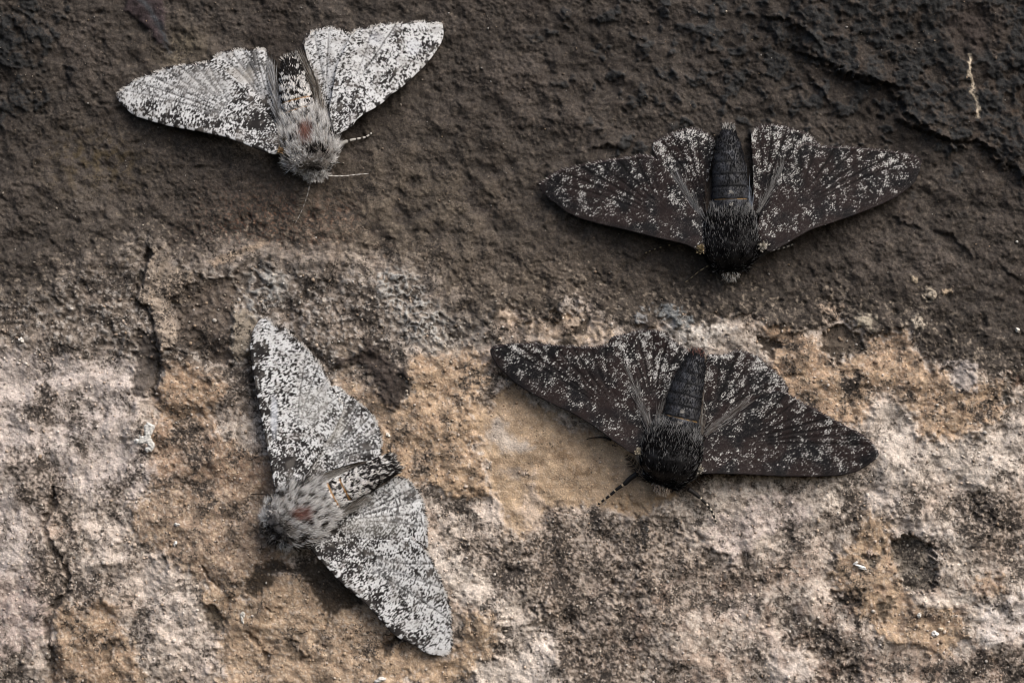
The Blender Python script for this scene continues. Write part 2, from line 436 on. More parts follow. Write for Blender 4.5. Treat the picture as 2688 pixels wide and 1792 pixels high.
crust = sstep(-1, 1, (csd + (10 + 26 * left_soft) * (n_sm + 0.8 * sp1 * 0.6)) / csoft)
step_edge = sstep(-14, 10, csd + 9 * n_sm)
POCK = [
    (zB([(520, 400), (620, 300), (900, 360), (930, 440), (880, 560), (890, 700), (880, 860), (940, 970), (800, 1030), (700, 900), (600, 860), (500, 800), (490, 660), (430, 520)]), (92, 82, 74), -9, 0.85),
    (zB([(1950, 780), (2050, 830), (2080, 920), (2200, 1000), (2280, 1080), (2270, 1200), (2200, 1330), (2100, 1300), (2000, 1150), (1950, 1000), (1700, 980), (1720, 920), (1900, 900)]), (68, 60, 56), 9, 0.95),
    (zB([(160, 720), (280, 760), (330, 850), (345, 1000), (300, 1220), (130, 1260), (160, 1000)]), (82, 75, 70), -12, 0.85),
    (zI([(1030, 580), (1110, 560), (1125, 700), (1080, 780), (1000, 770), (1000, 710), (1050, 680)]), (76, 68, 60), -8, 0.95),
    (zI([(870, 800), (940, 740), (990, 760), (1020, 850), (870, 860)]), (84, 76, 68), -6, 0.9),
    (zI([(1225, 690), (1320, 660), (1330, 730), (1240, 735)]), (84, 76, 68), -4, 0.9),
    (zH([(470, 480), (540, 420), (620, 440), (700, 500), (750, 560), (780, 640), (700, 640), (600, 640), (580, 720), (520, 690), (460, 600)]), (84, 75, 66), -16, 0.95),
    (zH([(-30, 540), (100, 560), (120, 600), (70, 690), (-30, 640)]), (70, 62, 56), -14, 0.95),
    (zH([(1820, 780), (1870, 720), (1990, 690), (2100, 700), (2100, 900), (1960, 920), (1890, 930), (1850, 860)]), (96, 76, 64), -4, 0.9),
    (zH([(1810, 800), (1860, 820), (1870, 1040), (1800, 1050)]), (74, 74, 72), -8, 0.85),
    (zG([(1000, 500), (1100, 450), (1250, 470), (1300, 540), (1320, 700), (1300, 830), (1180, 880), (1080, 860), (1040, 760), (1010, 640)]), (84, 81, 71), -21, 0.62),
    (zG([(540, 880), (640, 900), (740, 890), (720, 950), (640, 990), (560, 940)]), (76, 68, 62), -12, 0.9),
    (zG([(890, 980), (960, 940), (1000, 960), (950, 1020), (940, 1100), (910, 1110)]), (78, 70, 60), -8, 0.8),
    (zG([(780, 600), (830, 580), (860, 620), (940, 560), (920, 620), (840, 700), (780, 650)]), (84, 80, 74), -8, 0.8),
    (zG([(160, 1200), (230, 1220), (280, 1310), (200, 1300)]), (84, 76, 70), -10, 0.85),
    (zE([(0, 800), (100, 640), (200, 590), (330, 650), (420, 640), (560, 560), (700, 680), (850, 880), (850, 930), (720, 940), (640, 1040), (590, 990), (520, 900), (500, 790), (380, 690), (240, 690), (190, 790), (130, 860), (50, 890)]), (56, 48, 40), -7, 0.9),
    (zE([(1000, 1180), (1100, 1160), (1130, 1200), (1060, 1260), (1020, 1300), (980, 1240)]), (60, 50, 42), -8, 0.85),
    (zE([(260, 1230), (330, 1190), (400, 1230), (460, 1300), (420, 1330), (340, 1300)]), (74, 64, 54), -8, 0.75),
    (zD([(1710, 940), (1800, 920), (1860, 1020), (1860, 1100), (1780, 1190), (1720, 1080)]), (84, 76, 66), -10, 0.8),
    (zD([(850, 1240), (960, 1230), (960, 1330), (900, 1400), (860, 1370)]), (76, 64, 52), -8, 0.7),
    (zK([(100, 860), (230, 840), (260, 920), (140, 960)]), (70, 62, 56), -6, 0.7),
]
for poly, col, dh, a in POCK:
    m = region(poly, 7, 15, 'S')
    paint(m, col, a)
    paint(m * sstep(0.25, 0.6, sp1), (126, 116, 106), 0.35)
    H += dh * m
# flat grey flake beside the lower pale moth
fl = region(zB([(900, 560), (1000, 570), (1100, 620), (1120, 760), (1060, 900), (960, 960), (890, 870), (910, 760)]), 5, 5, 'S')
paint(fl, (140, 130, 117), 0.9); SM = np.maximum(SM, 0.7 * fl); H += 8 * fl
strip = region(zB([(280, 110), (360, 130), (430, 220), (520, 260), (610, 290), (540, 400), (520, 540), (440, 520), (430, 600), (490, 700), (480, 820), (380, 860), (330, 840), (300, 700), (280, 570), (170, 490), (190, 360), (240, 230)]), 5, 6, 'S')
paint(strip, (152, 138, 124), 0.85)
paint(strip * sstep(0.0, 0.5, fbm(X * 0.5, Y * 1.6, 16, 2, 74)), (180, 166, 152), 0.6)
H += 12 * strip
blk = sd_poly(XS, YS, zD([(410, 960), (560, 850), (700, 870), (860, 1050), (900, 1300), (900, 1700), (430, 1700), (440, 1330), (400, 1230), (390, 1080)]))
H += 16 * sstep(-4, 34, blk)
blk2 = sd_poly(XS, YS, zB([(345, 1000), (330, 850), (300, 700), (500, 700), (640, 900), (800, 1050), (860, 1260), (700, 1380), (500, 1400), (300, 1260)]))
H += 11 * sstep(-3, 26, blk2)

ccol = np.empty_like(C); ccol[:] = lin((68, 62, 57))
def cpaint(mask, col, amt=1.0):
    global ccol
    m = (mask * amt)[..., None]; ccol = ccol * (1 - m) + lin(col) * m
cpaint(sstep(-0.1, 0.7, n_big + 0.3 * n_mid), (80, 72, 66), 0.7)
cpaint(sstep(0.0, 0.7, -n_big + 0.3 * n_mid), (58, 51, 47), 0.7)
cpaint(sstep(0.1, 0.6, n_sm), (56, 49, 44), 0.6)
cpaint(sstep(0.15, 0.55, n_gr2), (101, 91, 81), 0.5)
cpaint(sstep(0.2, 0.5, sp1), (52, 45, 40), 0.5)
# greenish and rusty stains
def gauss(cx, cy, rx, ry): return np.exp(-(((XW - cx) / rx) ** 2 + ((YW - cy) / ry) ** 2))
cpaint(gauss(250, 440, 130, 90) * sstep(-0.3, 0.4, n_sm), (70, 58, 30), 0.7)
cpaint(gauss(700, 590, 170, 80) * sstep(0.1, 0.3, spk), (112, 78, 60), 0.7)
cpaint(gauss(860, 590, 70, 70) * sstep(0.1, 0.3, spk2), (116, 80, 60), 0.6)
cpaint(gauss(760, 600, 220, 90) * sstep(0.25, 0.4, sp1), (150, 132, 116), 0.6)
cpaint(gauss(1010, 680, 130, 60) * sstep(-0.1, 0.5, n_sm), (98, 80, 66), 0.7)
cpaint(gauss(470, 130, 60, 60), (104, 94, 78), 0.7)
cpaint(gauss(1060, 560, 300, 190) * sstep(-0.6, 0.4, n_mid), (104, 93, 80), 0.75)
cpaint(gauss(200, 560, 260, 120), (88, 80, 73), 0.6)
cpaint(gauss(1900, 60, 500, 170), (52, 47, 44), 0.5)
cpaint(gauss(2630, 300, 80, 90) * sstep(0.0, 0.5, n_sm), (112, 84, 60), 0.6)
cpaint(gauss(1380, 740, 300, 90), (98, 87, 76), 0.7)
# charcoal algae lumps: dense in the upper right, thinning to the left
line = np.interp(X, [1200, 1700, 2080, 2150, 2250, 2330, 2400, 2500, 2560, 2640, 2688, 9000], [-60, 60, 120, 180, 205, 235, 320, 372, 385, 430, 470, 1500])
above = line - YW
inplate = sstep(-4, 5, above + 16 * n_sm + 10 * sp2) * sstep(2060, 2120, XW)
dens = sstep(1150, 2300, X) * sstep(520, 60, Y) * 0.55 + 0.10 * sstep(900, 300, Y) * sstep(1150, 2200, X)
dens = np.maximum(dens, 0.75 * sstep(-5, 25, above) * sstep(2000, 2150, XW))
dens = np.maximum(dens, 0.75 * gauss(30, 90, 130, 130) + 0.6 * gauss(10, 260, 70, 90))
dens = np.maximum(dens, 0.5 * gauss(1640, 375, 40, 50))
lf = fbm(XS, YS, 58, 3, 77) + 0.4 * fbm(X, Y, 20, 2, 80)
lump = sstep(0.30, 0.62, lf + dens * 0.95 - 0.1)
bald = gauss(2545, 75, 75, 75)
lump = lump * (1 - sstep(0.3, 0.7, bald)) * sstep(0.02, 0.12, dens)
cpaint(bald, (78, 68, 64), 0.8)
plum = region([(330, -60), (420, -40), (440, 60), (440, 130), (410, 110), (370, 60), (335, 30)], 8, 6, 'S')
cpaint(plum, (62, 52, 54), 0.9); SM = np.maximum(SM, 0.6 * plum)
cpaint(np.exp(-(seg_dist(XS, YS, [(350, -20), (390, 20), (425, 70), (445, 130)]) / 9) ** 2), (58, 62, 66), 0.8)
H += 8 * plum
cpaint(lump, (47, 48, 49), 0.9)
cpaint(lump * sstep(0.0, 0.5, sp1), (62, 62, 61), 0.5)
cpaint(inplate * sstep(0.1, 0.5, n_sm - 0.3 * lf), (70, 61, 54), 0.7)
lum_ = ccol.mean(-1, keepdims=True)
ccol = ccol * 0.87 + lum_ * 0.13
ccol *= np.exp(0.30 * fbm(X, Y, 190, 3, 120) + 0.16 * fbm(X, Y, 48, 3, 123) - 0.22 * sstep(1500, 2500, X) * sstep(600, 100, Y) - 0.25 * gauss(0, 100, 170, 190) + 0.0)[..., None]
tr = sstep(-130, -5, csd + 22 * n_mid) * (1 - left_soft) * sstep(-0.15, 0.25, n_sm + 0.6 * sp1 + 0.3 * spk)
paint(tr, (112, 100, 89), 0.62)
paint(tr * sstep(0.1, 0.3, spk2), (70, 62, 56), 0.7)
cpaint(sstep(95, 5, csd + 18 * n_mid) * sstep(0.12, 0.32, -n_sm + 0.5 * spk + 0.3 * sp1) * sstep(1000, 1200, X), (142, 130, 118), 0.55)
cpaint(sstep(160, 20, csd + 18 * n_mid) * sstep(0.3, 0.45, spk2), (168, 154, 138), 0.6)
C = C * (1 - crust[..., None]) + ccol * crust[..., None]
SMc = crust
H += crust * (7 * lump * (1 + 0.5 * n_sm) + 18 * inplate + 7 * n_mid)
H += 9 * step_edge * (1 - left_soft) + 6 * crust * left_soft

# pale scratches and lichen on the crust
scr = seg_dist(XS, YS, zJ([(1110, 480), (1115, 600), (1140, 660), (1140, 740), (1165, 860), (1185, 960), (1200, 1030)]))
paint(sstep(6, 2, scr + 4 * sp1) * sstep(-0.35, 0.1, sp2 + 0.2), (196, 182, 162), 0.9)
scr2 = seg_dist(XS, YS, [(560, 690), (600, 675), (640, 655), (690, 640)])
paint(sstep(14, 3, scr2 + 7 * sp1), (168, 148, 128), 0.7)
for zz, pts, col in (
    (zH, [(1220, 200), (1260, 170), (1320, 210), (1270, 260)], (168, 156, 140)),
    (zH, [(690, 400), (780, 350), (850, 400), (830, 450), (730, 440)], (166, 156, 140)),
    (zH, [(1100, 370), (1180, 360), (1190, 430), (1240, 420), (1150, 450), (1110, 420)], (190, 178, 162)),
    (zH, [(430, 280), (470, 240), (520, 290), (600, 280), (590, 380), (520, 420), (560, 340), (460, 320)], (160, 142, 126)),
    (zH, [(1400, 740), (1480, 680), (1620, 720), (1600, 870), (1560, 950), (1470, 930)], (168, 158, 152)),
    (zH, [(1120, 90), (1150, 90), (1150, 120), (1120, 115)], (180, 164, 142)),
    (zH, [(1380, 190), (1420, 180), (1420, 220), (1390, 220)], (186, 166, 142)),
    (zI, [(1560, 580), (1640, 560), (1720, 580), (1840, 620), (1840, 700), (1700, 700), (1620, 640)], (130, 132, 132)),
    (zI, [(860, 560), (950, 490), (1040, 500), (1060, 560), (960, 620), (880, 640)], (170, 160, 152)),
    (zI, [(1430, 640), (1500, 590), (1470, 690), (1420, 690)], (140, 140, 140)),
):
    m = region(zz(pts), 6, 14, 'S', noise=sp1 + n_sm)
    paint(m, col, 0.85); H += 4 * m
# pale net on the belt near the middle
net = sd_poly(XW, YW, [(980, 720), (1060, 700), (1120, 760), (1190, 830), (1180, 900), (1060, 880), (1000, 800)])
net = sstep(-20, 30, net) * sstep(0.20, 0.06, np.abs(fbm(X, Y, 24, 2, 83)) + 0.1 * spk)
paint(net, (176, 174, 170), 0.85)
H += 5 * net
net2 = sstep(-20, 30, sd_poly(XW, YW, [(660, 700), (760, 720), (720, 850), (640, 830)])) * sstep(0.3, 0.02, np.abs(fbm(X, Y, 34, 2, 86)))
paint(net2, (166, 164, 160), 0.8)
H += 4 * net2
net3 = sstep(-20, 30, sd_poly(XW, YW, [(1100, 850), (1300, 840), (1300, 920), (1110, 920)])) * sstep(0.3, 0.02, np.abs(fbm(X, Y, 26, 2, 87)))
paint(net3, (170, 162, 152), 0.7)

# cracks and open joints
def crack(pts, wid, depth, col=None, jit=1.0):
    global H
    d = seg_dist(X + jit * (5 * w2x + 4 * sp1), Y + jit * (5 * w2y + 4 * sp2), pts)
    m = sstep(wid, wid * 0.35, d + wid * (0.55 * n_sm + 0.4 * n_mid))
    m = m * (0.45 + 0.55 * sstep(-0.5, 0.2, fbm(X, Y, 55, 2, 114)))
    H = H - 0.75 * depth * sstep(0, 1, m)
    if col is not None: paint(m, col, 0.5)
crack(zB([(270, 100), (220, 280), (160, 480), (170, 500)]), 11, 22, (60, 52, 46))
crack(zB([(170, 500), (280, 600), (300, 700), (335, 860), (345, 1020), (320, 1150), (290, 1240)]), 9, 18, (58, 50, 45))
crack(zD([(430, -60), (450, 60), (380, 180), (370, 300), (410, 420), (500, 530), (560, 660), (560, 800), (430, 960), (385, 1080), (400, 1230), (430, 1330), (425, 1600)]), 11, 24, (58, 50, 44))
crack(zE([(600, 1000), (580, 1100), (540, 1150), (520, 1210)]), 5, 10, (58, 48, 40))
crack(zE([(20, 1120), (110, 1220), (160, 1290), (170, 1370)]), 7, 14, (60, 50, 42))
crack(zE([(140, 900), (180, 960), (220, 970)]), 5, 9, (70, 56, 44))
crack(zC([(850, 670), (900, 710), (950, 745)]), 2.6, 4, (60, 52, 46))
crack(zD([(1690, 600), (1750, 700), (1830, 760), (1890, 830)]), 5, 10, (74, 62, 52))
crack(zD([(1930, 830), (1900, 940)]), 5, 10, (60, 52, 44))
crack(zE([(1610, 960), (1640, 1060), (1660, 1140)]), 6, 10, (110, 98, 86))
crack([(870, 800), (890, 830), (900, 900)], 5, 6, None)
crack(zF([(740, 260), (760, 400), (740, 600), (740, 800), (760, 1000)]), 46, 10, None, 5)
crack(zF([(1000, 300), (1050, 480), (1200, 560), (1400, 680)]), 44, 9, None, 5)
crack(zF([(100, 1050), (200, 1200), (280, 1330)]), 50, 10, None, 5)
crack(zG([(420, 1200), (480, 1400), (560, 1480), (680, 1560)]), 52, 14, None, 5)
crack(zG([(1640, 230), (1680, 320), (1740, 380)]), 26, 10, None, 4)
# a few overhanging lips in the crust: (upper edge line, drop)
def lip(pts, drop, run=34):
    """the crust above the line stands proud, falling off sharply at the line and slowly upward"""
    global H
    pts = [(float(a), float(b)) for a, b in pts]
    xs = [p[0] for p in pts]; ys = [p[1] for p in pts]
    yl = np.interp(X, xs, ys)
    fade = sstep(xs[0] - 5, xs[0] + 30, X) * sstep(xs[-1] + 5, xs[-1] - 30, X)
    t = yl - (Y + 6 * w2y + 5 * sp1)
    H = H + drop * fade * sstep(-4, 5, t) * np.exp(-np.clip(t, 0, None) / run)
for pts, d in (([(1990, 45), (2060, 55), (2100, 75), (2150, 120), (2165, 150)], 20), ([(1830, 130), (1890, 140), (1900, 150)], 12),
               ([(2110, 190), (2160, 240), (2185, 290)], 14), ([(2235, 195), (2290, 212), (2370, 235)], 24),
               ([(2340, 310), (2420, 345), (2500, 372)], 26), ([(2560, 380), (2620, 405)], 26),
               ([(1540, 395), (1600, 380), (1650, 400)], 18), ([(2330, 560), (2380, 590), (2430, 600)], 10),
               ([(2440, 600), (2500, 620), (2560, 680)], 10), ([(1420, 310), (1470, 330)], 8),
               ([(2350, 670), (2385, 660)], 14), ([(1000, 620), (1050, 630)], 10),
               ([(650, 560), (720, 610)], 5), ([(2620, 700), (2688, 740)], 12)):
    lip(pts, d)

# relief: lumps, grain, pits
sunless = 1.0
n_dg = fbm((X + Y) * 0.42, (Y - X) * 0.85, 24, 3, 93)
g_amp = 0.35 + 0.9 * sstep(-0.5, 0.7, fbm(X, Y, 140, 3, 96))
n_lob = fbm(X + 0.25 * Y, Y, 115, 3, 99)
gl = crust + 0.62 * (1 - crust)
Hg = 11 * n_big + (1 - 0.5 * SM) * (5 * n_mid + (1 - crust) * 19 * n_lob) + (1 - 0.75 * SM) * gl * ((2.3 - 1.5 * crust) * n_sm + g_amp * ((1.5 + 0.9 * crust) * n_gr + (1.4 + 0.5 * crust) * sp3))
c_amp = 0.15 + 1.5 * sstep(-0.3, 0.7, fbm(X, Y, 170, 3, 117) + 0.45 * sstep(1500, 2200, X) - 0.1)
Hg += crust * c_amp * (2.3 * n_dg + 0.9 * n_gr2) + 1.8 * (1 - crust) * (1 - SM) * n_dg
Hg -= (1 - SM) * (6 * sstep(0.35, 0.8, n_pit) + 1.5 * low * dirt)
H = H + Hg
H = H + 24 * sstep(0.1, 0.9, fbm(X, Y, 420, 2, 90)) * 0.5
H = H - 8

# moths sit in gentler hollows: damp relief under their bodies a little
MC = [(810, 330, 330, 200), (1920, 530, 430, 230), (1790, 1110, 420, 260), (880, 1290, 300, 420)]
damp = np.zeros_like(H)
for cx, cy, rx, ry in MC:
    damp = np.maximum(damp, sstep(1.15, 0.7, np.hypot((X - cx) / rx, (Y - cy) / ry)))
Hsm = np.clip(H, -14, 12)
H = H * (1 - 0.45 * damp) + 0.45 * damp * Hsm * 0.5

drt = 1.1 * sstep(-20, 20, sd_poly(XW, YW, zG([(1000, 500), (1100, 450), (1250, 470), (1300, 540), (1320, 700), (1300, 830), (1180, 880), (1080, 860), (1040, 760), (1010, 640)])) + 14 * n_sm)
for poly, a in DRT: drt = np.maximum(drt, a * sstep(-24, 24, sd_poly(XW, YW, poly) + 20 * n_sm))
DENS = np.clip(0.37 + 0.80 * clus + 0.35 * n_sm + 0.50 * drt + 0.15 * belt - 0.10 * och - 0.45 * tan - 0.10 * wht - 0.35 * sstep(10, 40, sd_poly(X, Y, [(1740, 830), (1960, 820), (1960, 930), (1740, 930)]) + 20), 0.02, 1.05)
DENS = DENS * (1 - crust) + crust * np.clip(0.45 + 0.5 * clus, 0, 0.9)
mot = 0.22 * spk + 0.16 * sp3 + 0.14 * n_sm + 0.10 * perlin(X / 4.1, Y / 4.1, 44)
C *= np.exp(mot * (1 - 0.5 * tan + 0.35 * crust))[..., None]
ny, nx = X.shape
idx = np.arange(nx * ny, dtype=np.int32).reshape(ny, nx)
quads = np.stack([idx[:-1, :-1], idx[1:, :-1], idx[1:, 1:], idx[:-1, 1:]], -1).reshape(-1, 4)
wall = new_mesh("stone_wall", P(X, Y, H).reshape(-1, 3), quads, M_wall, None, np.dstack([np.clip(C, 0.004, 0.86), DENS]).reshape(-1, 4))
wall["kind"] = "structure"
wall["label"] = "weathered stone wall face with dark crust above and pale ochre stone below"
print("wall", round(time.time() - T0, 1))

def wall_h(x, y):
    x = np.asarray(x, np.float32); y = np.asarray(y, np.float32)
    ix = np.clip(np.searchsorted(GX, x) - 1, 0, nx - 2); iy = np.clip(np.searchsorted(GY, y) - 1, 0, ny - 2)
    fx = np.clip((x - GX[ix]) / (GX[ix + 1] - GX[ix]), 0, 1); fy = np.clip((y - GY[iy]) / (GY[iy + 1] - GY[iy]), 0, 1)
    return (H[iy, ix] * (1 - fx) * (1 - fy) + H[iy, ix + 1] * fx * (1 - fy) + H[iy + 1, ix] * (1 - fx) * fy + H[iy + 1, ix + 1] * fx * fy)

def wall_top(x, y, r=14):
    m = wall_h(x, y)
    for a in range(8):
        m = np.maximum(m, wall_h(x + r * math.cos(a * math.pi / 4), y + r * math.sin(a * math.pi / 4)))
    return m

# ------------------------------------------------------------------ moths
def smooth_poly(pts, step=5.0, closed=True):
    """Catmull-Rom through the points, resampled"""
    p = np.array(pts, float); n = len(p)
    out = []
    for i in range(n if closed else n - 1):
        if closed: a, b, c, d = p[(i - 1) % n], p[i], p[(i + 1) % n], p[(i + 2) % n]
        else: a, b, c, d = p[max(i - 1, 0)], p[i], p[i + 1], p[min(i + 2, n - 1)]
        L = max(1, int(np.linalg.norm(c - b) / step))
        for k in range(L):
            t = k / L
            out.append(0.5 * ((2 * b) + (c - a) * t + (2 * a - 5 * b + 4 * c - d) * t * t + (3 * b - a - 3 * c + d) * t ** 3))
    if not closed: out.append(p[-1])
    return np.array(out)

def tube(path, rad, sides=6):
    """tapered tube along a 3-D path (drawing units x,y,h)"""
    path = np.asarray(path, float); rad = np.asarray(rad, float) * np.ones(len(path))
    tg = np.gradient(path, axis=0); tg /= np.linalg.norm(tg, axis=1)[:, None] + 1e-9
    up = np.array([0, 0, 1.0])
    a = np.cross(tg, up); a /= np.linalg.norm(a, axis=1)[:, None] + 1e-9
    b = np.cross(tg, a)
    ang = np.arange(sides) * 2 * np.pi / sides
    V = path[:, None, :] + rad[:, None, None] * (np.cos(ang)[None, :, None] * a[:, None, :] + np.sin(ang)[None, :, None] * b[:, None, :])
    n = len(path)
    F = []
    for i in range(n - 1):
        for k in range(sides):
            k2 = (k + 1) % sides
            F.append((i * sides + k, i * sides + k2, (i + 1) * sides + k2, (i + 1) * sides + k))
    V = V.reshape(-1, 3)
    V = np.vstack([V, path[0], path[-1]])
    for k in range(sides):
        k2 = (k + 1) % sides
        F.append((len(V) - 2, k2, k, k)); F.append((len(V) - 1, (n - 1) * sides + k, (n - 1) * sides + k2, (n - 1) * sides + k2))
    return V, F

class Strips:
    """collects thin tapering hairs, each a bent blade of two segments with a ridge"""
    def __init__(self): self.v = []; self.f = []; self.c = []; self.n = 0
    def add(self, p0, d, length, width, col, bend, colt=None):
        d = d / (np.linalg.norm(d, axis=1)[:, None] + 1e-9)
        side = np.cross(d, rng.normal(0, 0.35, d.shape) + np.array([0, 0, 1.0])); side /= np.linalg.norm(side, axis=1)[:, None] + 1e-9
        length = np.asarray(length)[:, None]; width = np.asarray(width)[:, None]
        p1 = p0 + d * length * 0.5; d2 = d + bend; d2 /= np.linalg.norm(d2, axis=1)[:, None] + 1e-9
        p2 = p1 + d2 * length * 0.5
        w = side * width * 0.5
        V = np.stack([p0 - w, p0 + w, p1 - w * 0.9, p1 + w * 0.9, p2], 1)
        m = len(p0)
        b = self.n + 5 * np.arange(m)[:, None]
        T = np.concatenate([b + np.array([[0, 1, 3]]), b + np.array([[0, 3, 2]]), b + np.array([[2, 3, 4]])], 0)
        self.v.append(V.reshape(-1, 3)); self.f.append(T)
        ct = col if colt is None else colt
        cc = np.stack([col * 0.9, col * 0.9, (col + ct) / 2, (col + ct) / 2, ct], 1)
        self.c.append(cc.reshape(-1, 3)); self.n += 5 * m
    def build(self, name, mat, parent):
        v = np.concatenate(self.v); f = np.concatenate(self.f); c = np.concatenate(self.c)
        o = new_mesh(name, P(v[:, 0], v[:, 1], v[:, 2]), f, mat, parent, c, smooth=False)
        o["kind"] = "stuff"
        return o

WHITE = lin((218, 218, 218)); BLACK = lin((34, 31, 30)); GREY = lin((140, 138, 136))

def poly_frac(pts, f):
    p = np.array(pts, float)
    s = np.concatenate([[0], np.cumsum(np.linalg.norm(np.diff(p, axis=0), axis=1))])
    return np.array([np.interp(f * s[-1], s, p[:, 0]), np.interp(f * s[-1], s, p[:, 1])])

WING_N = [0]
cfg_dark = 0.02; cfg_bar = -0.2
def make_wing(root, kind, poly, base, costa, margin, style, blots=(), h0=60, h1=13, seed=0, vfr=None, tone=None, extra=None):
    """poly: outline; base: root point; costa / margin: polylines along the leading edge and the outer margin"""
    WING_N[0] += 1
    out = smooth_poly(poly, 4.0)
    jag = fbm(out[:, 0], out[:, 1], 14, 2, seed + 3)
    ctr = out.mean(0)
    md = seg_dist(out[:, 0], out[:, 1], margin)
    dirv = out - ctr; dirv /= np.linalg.norm(dirv, axis=1)[:, None]
    sc = np.cumsum(np.r_[0, np.hypot(*np.diff(out, axis=0).T)])
    scal = 2.6 * np.abs(np.sin(sc / 19.0)) - 1.6 if kind == 'hindwing' else 1.2 * np.abs(np.sin(sc / 24.0)) - 0.7
    out = out + dirv * (jag * np.where(md < 6, 2.6, 0.7) + scal * (md < 6))[:, None]
    sp = 2.15
    x0, y0 = out.min(0); x1, y1 = out.max(0)
    gx, gy = np.meshgrid(np.arange(x0, x1, sp), np.arange(y0, y1, sp))
    gx = gx.ravel(); gy = gy.ravel()
    sd = sd_poly(gx, gy, out.tolist(), 5)
    k = sd > 1.3
    px = np.concatenate([out[:, 0], gx[k]]); py = np.concatenate([out[:, 1], gy[k]])
    n = len(out)
    res = delaunay_2d_cdt([Vector((a, b)) for a, b in zip(px, py)], [(i, (i + 1) % n) for i in range(n)], [], 1, 1e-4)
    V2 = np.array([(v.x, v.y) for v in res[0]]); F = np.array(res[2], np.int32)
    px, py = V2[:, 0], V2[:, 1]
    cen = V2[F].mean(1); a = V2[F]
    area = (a[:, 1, 0] - a[:, 0, 0]) * (a[:, 2, 1] - a[:, 0, 1]) - (a[:, 2, 0] - a[:, 0, 0]) * (a[:, 1, 1] - a[:, 0, 1])
    F[area > 0] = F[area > 0][:, ::-1]                 # faces look out of the wall
    bx, by = base
    r = np.hypot(px - bx, py - by); R = r.max()
    s = r / R
    dC = seg_dist(px, py, costa); dM = seg_dist(px, py, margin)
    dE = np.abs(sd_poly(px, py, out.tolist(), 5))
    ang = np.unwrap(np.array([0.0]))[0] + np.arctan2(py - by, px - bx)
    mp = np.array(margin); mc = mp.mean(0); ang0 = math.atan2(mc[1] - by, mc[0] - bx)
    da = (ang - ang0 + np.pi) % (2 * np.pi) - np.pi
    # veins
    vein = np.zeros(len(px)); ridge = np.zeros(len(px)); vd = np.full(len(px), 99.0)
    fr = vfr or ((0.06, 0.2, 0.36, 0.52, 0.68, 0.84, 0.96) if kind == "forewing" else (0.12, 0.32, 0.52, 0.72, 0.9))
    cm = np.array([bx, by]) + 0.46 * (mc - np.array([bx, by]))
    for i, f in enumerate(fr):
        M = poly_frac(margin, f)
        q = cm + 0.28 * (np.array([bx, by]) + 0.46 * (M - np.array([bx, by])) - cm) * 2
        mid = 0.5 * (q + M) + (cm - q) * 0.25
        pl = smooth_poly([base, tuple(q), tuple(mid), tuple(M)], 8, False)
        d = seg_dist(px + 1.2 * perlin(px / 25, py / 25, seed), py, [tuple(z) for z in pl])
        ridge = np.maximum(ridge, np.exp(-(d / 4.5) ** 2)); vd = np.minimum(vd, d)
        w = 2.6 if style == 'dark' else 2.0
        vein = np.maximum(vein, np.exp(-(d / w) ** 2) * sstep(0.34, 0.46, s) * sstep(1.02, 0.82, s) * (0.7 + 0.3 * ((i * 7 + seed) % 3) / 2))
    # height
    fold = 2.6 * np.sin(da * (9 if kind == "hindwing" else 5) + seed) * sstep(0.1, 0.5, s) * (1.0 if kind == "hindwing" else 0.5)
    if kind == "forewing":
        hc = np.exp(-dC / 60.0)
        h = h1 + (h0 - h1) * (1 - s) ** 0.9 + (12 * (1 - s) + 2) * hc - 10 * (1 - hc) * (1 - s)
    else:
        h = h1 + (h0 - h1) * (1 - s) ** 0.9
    h = h + fold - 1.1 * ridge * sstep(0.15, 0.4, s) + 0.5 * fbm(px, py, 40, 2, seed)
    h = h - 3.5 * np.exp(-dC / 5.0)                       # leading edge rolls under
    wt = wall_top(px, py, 12)
    wm = float(np.mean(wall_h(px, py)))
    gap = 4.0 if kind == "hindwing" else 8.0
    h = h + 0.5 * wm
    need = wt + gap - h
    ks = np.arange(0, len(px), max(1, len(px) // 260))
    d2 = (px[ks][:, None] - px[None]) ** 2 + (py[ks][:, None] - py[None]) ** 2
    mx = np.where(d2 < 26 ** 2, need[None], -1e3).max(1)
    wgt = np.exp(-d2 / (2 * 20.0 ** 2)) + 1e-9
    h = h + np.maximum((wgt * np.maximum(mx, 0)[:, None]).sum(0) / wgt.sum(0), 0)
    # colours
    arc = da * (r + 60)
    streak = 0.85 * fbm(r / 4.6, arc / 10.0, 1.0, 2, seed + 11) + 0.30 * perlin(px / 11, py / 11, seed + 13)
    cloud = fbm(px, py, 34, 3, seed + 17)
    fine = perlin(r / 3.0, arc / 4.0, seed + 23)
    bl = np.zeros(len(px))
    for (bx_, by_), rx, ry, amt in blots:
        q = np.hypot((px - bx_) / rx, (py - by_) / ry) + 0.35 * perlin(px / 9, py / 9, seed + 31)
        bl += amt * sstep(1.15, 0.7, q)
    if style == 'pale':
        c2 = fbm(px, py, 16, 2, seed + 19)
        xl = np.zeros(len(px))
        for s0, am in ((0.30, 0.35), (0.50, 0.22), (0.68, 0.40)):
            wob = 0.035 * perlin(arc / 26, s0 * 50 + 0 * r, seed + 15) + 0.02 * np.sin(arc / 9 + seed)
            xl = xl + am * np.exp(-((s - s0 - wob) / 0.014) ** 2) * sstep(-0.2, 0.3, perlin(px / 17, py / 17, seed + 16))
        dk = 0.02 + cfg_dark + xl + 0.26 * sstep(0.40, 0.0, s) - 0.14 * sstep(0.6, 1.0, s) + 0.34 * cloud + 0.26 * c2 + 0.62 * bl
        if tone is not None: dk = dk + tone
        # dark scallops along the outer margin
        mt = np.sin(np.arctan2(py - mc[1], px - mc[0]) * 9 + seed)
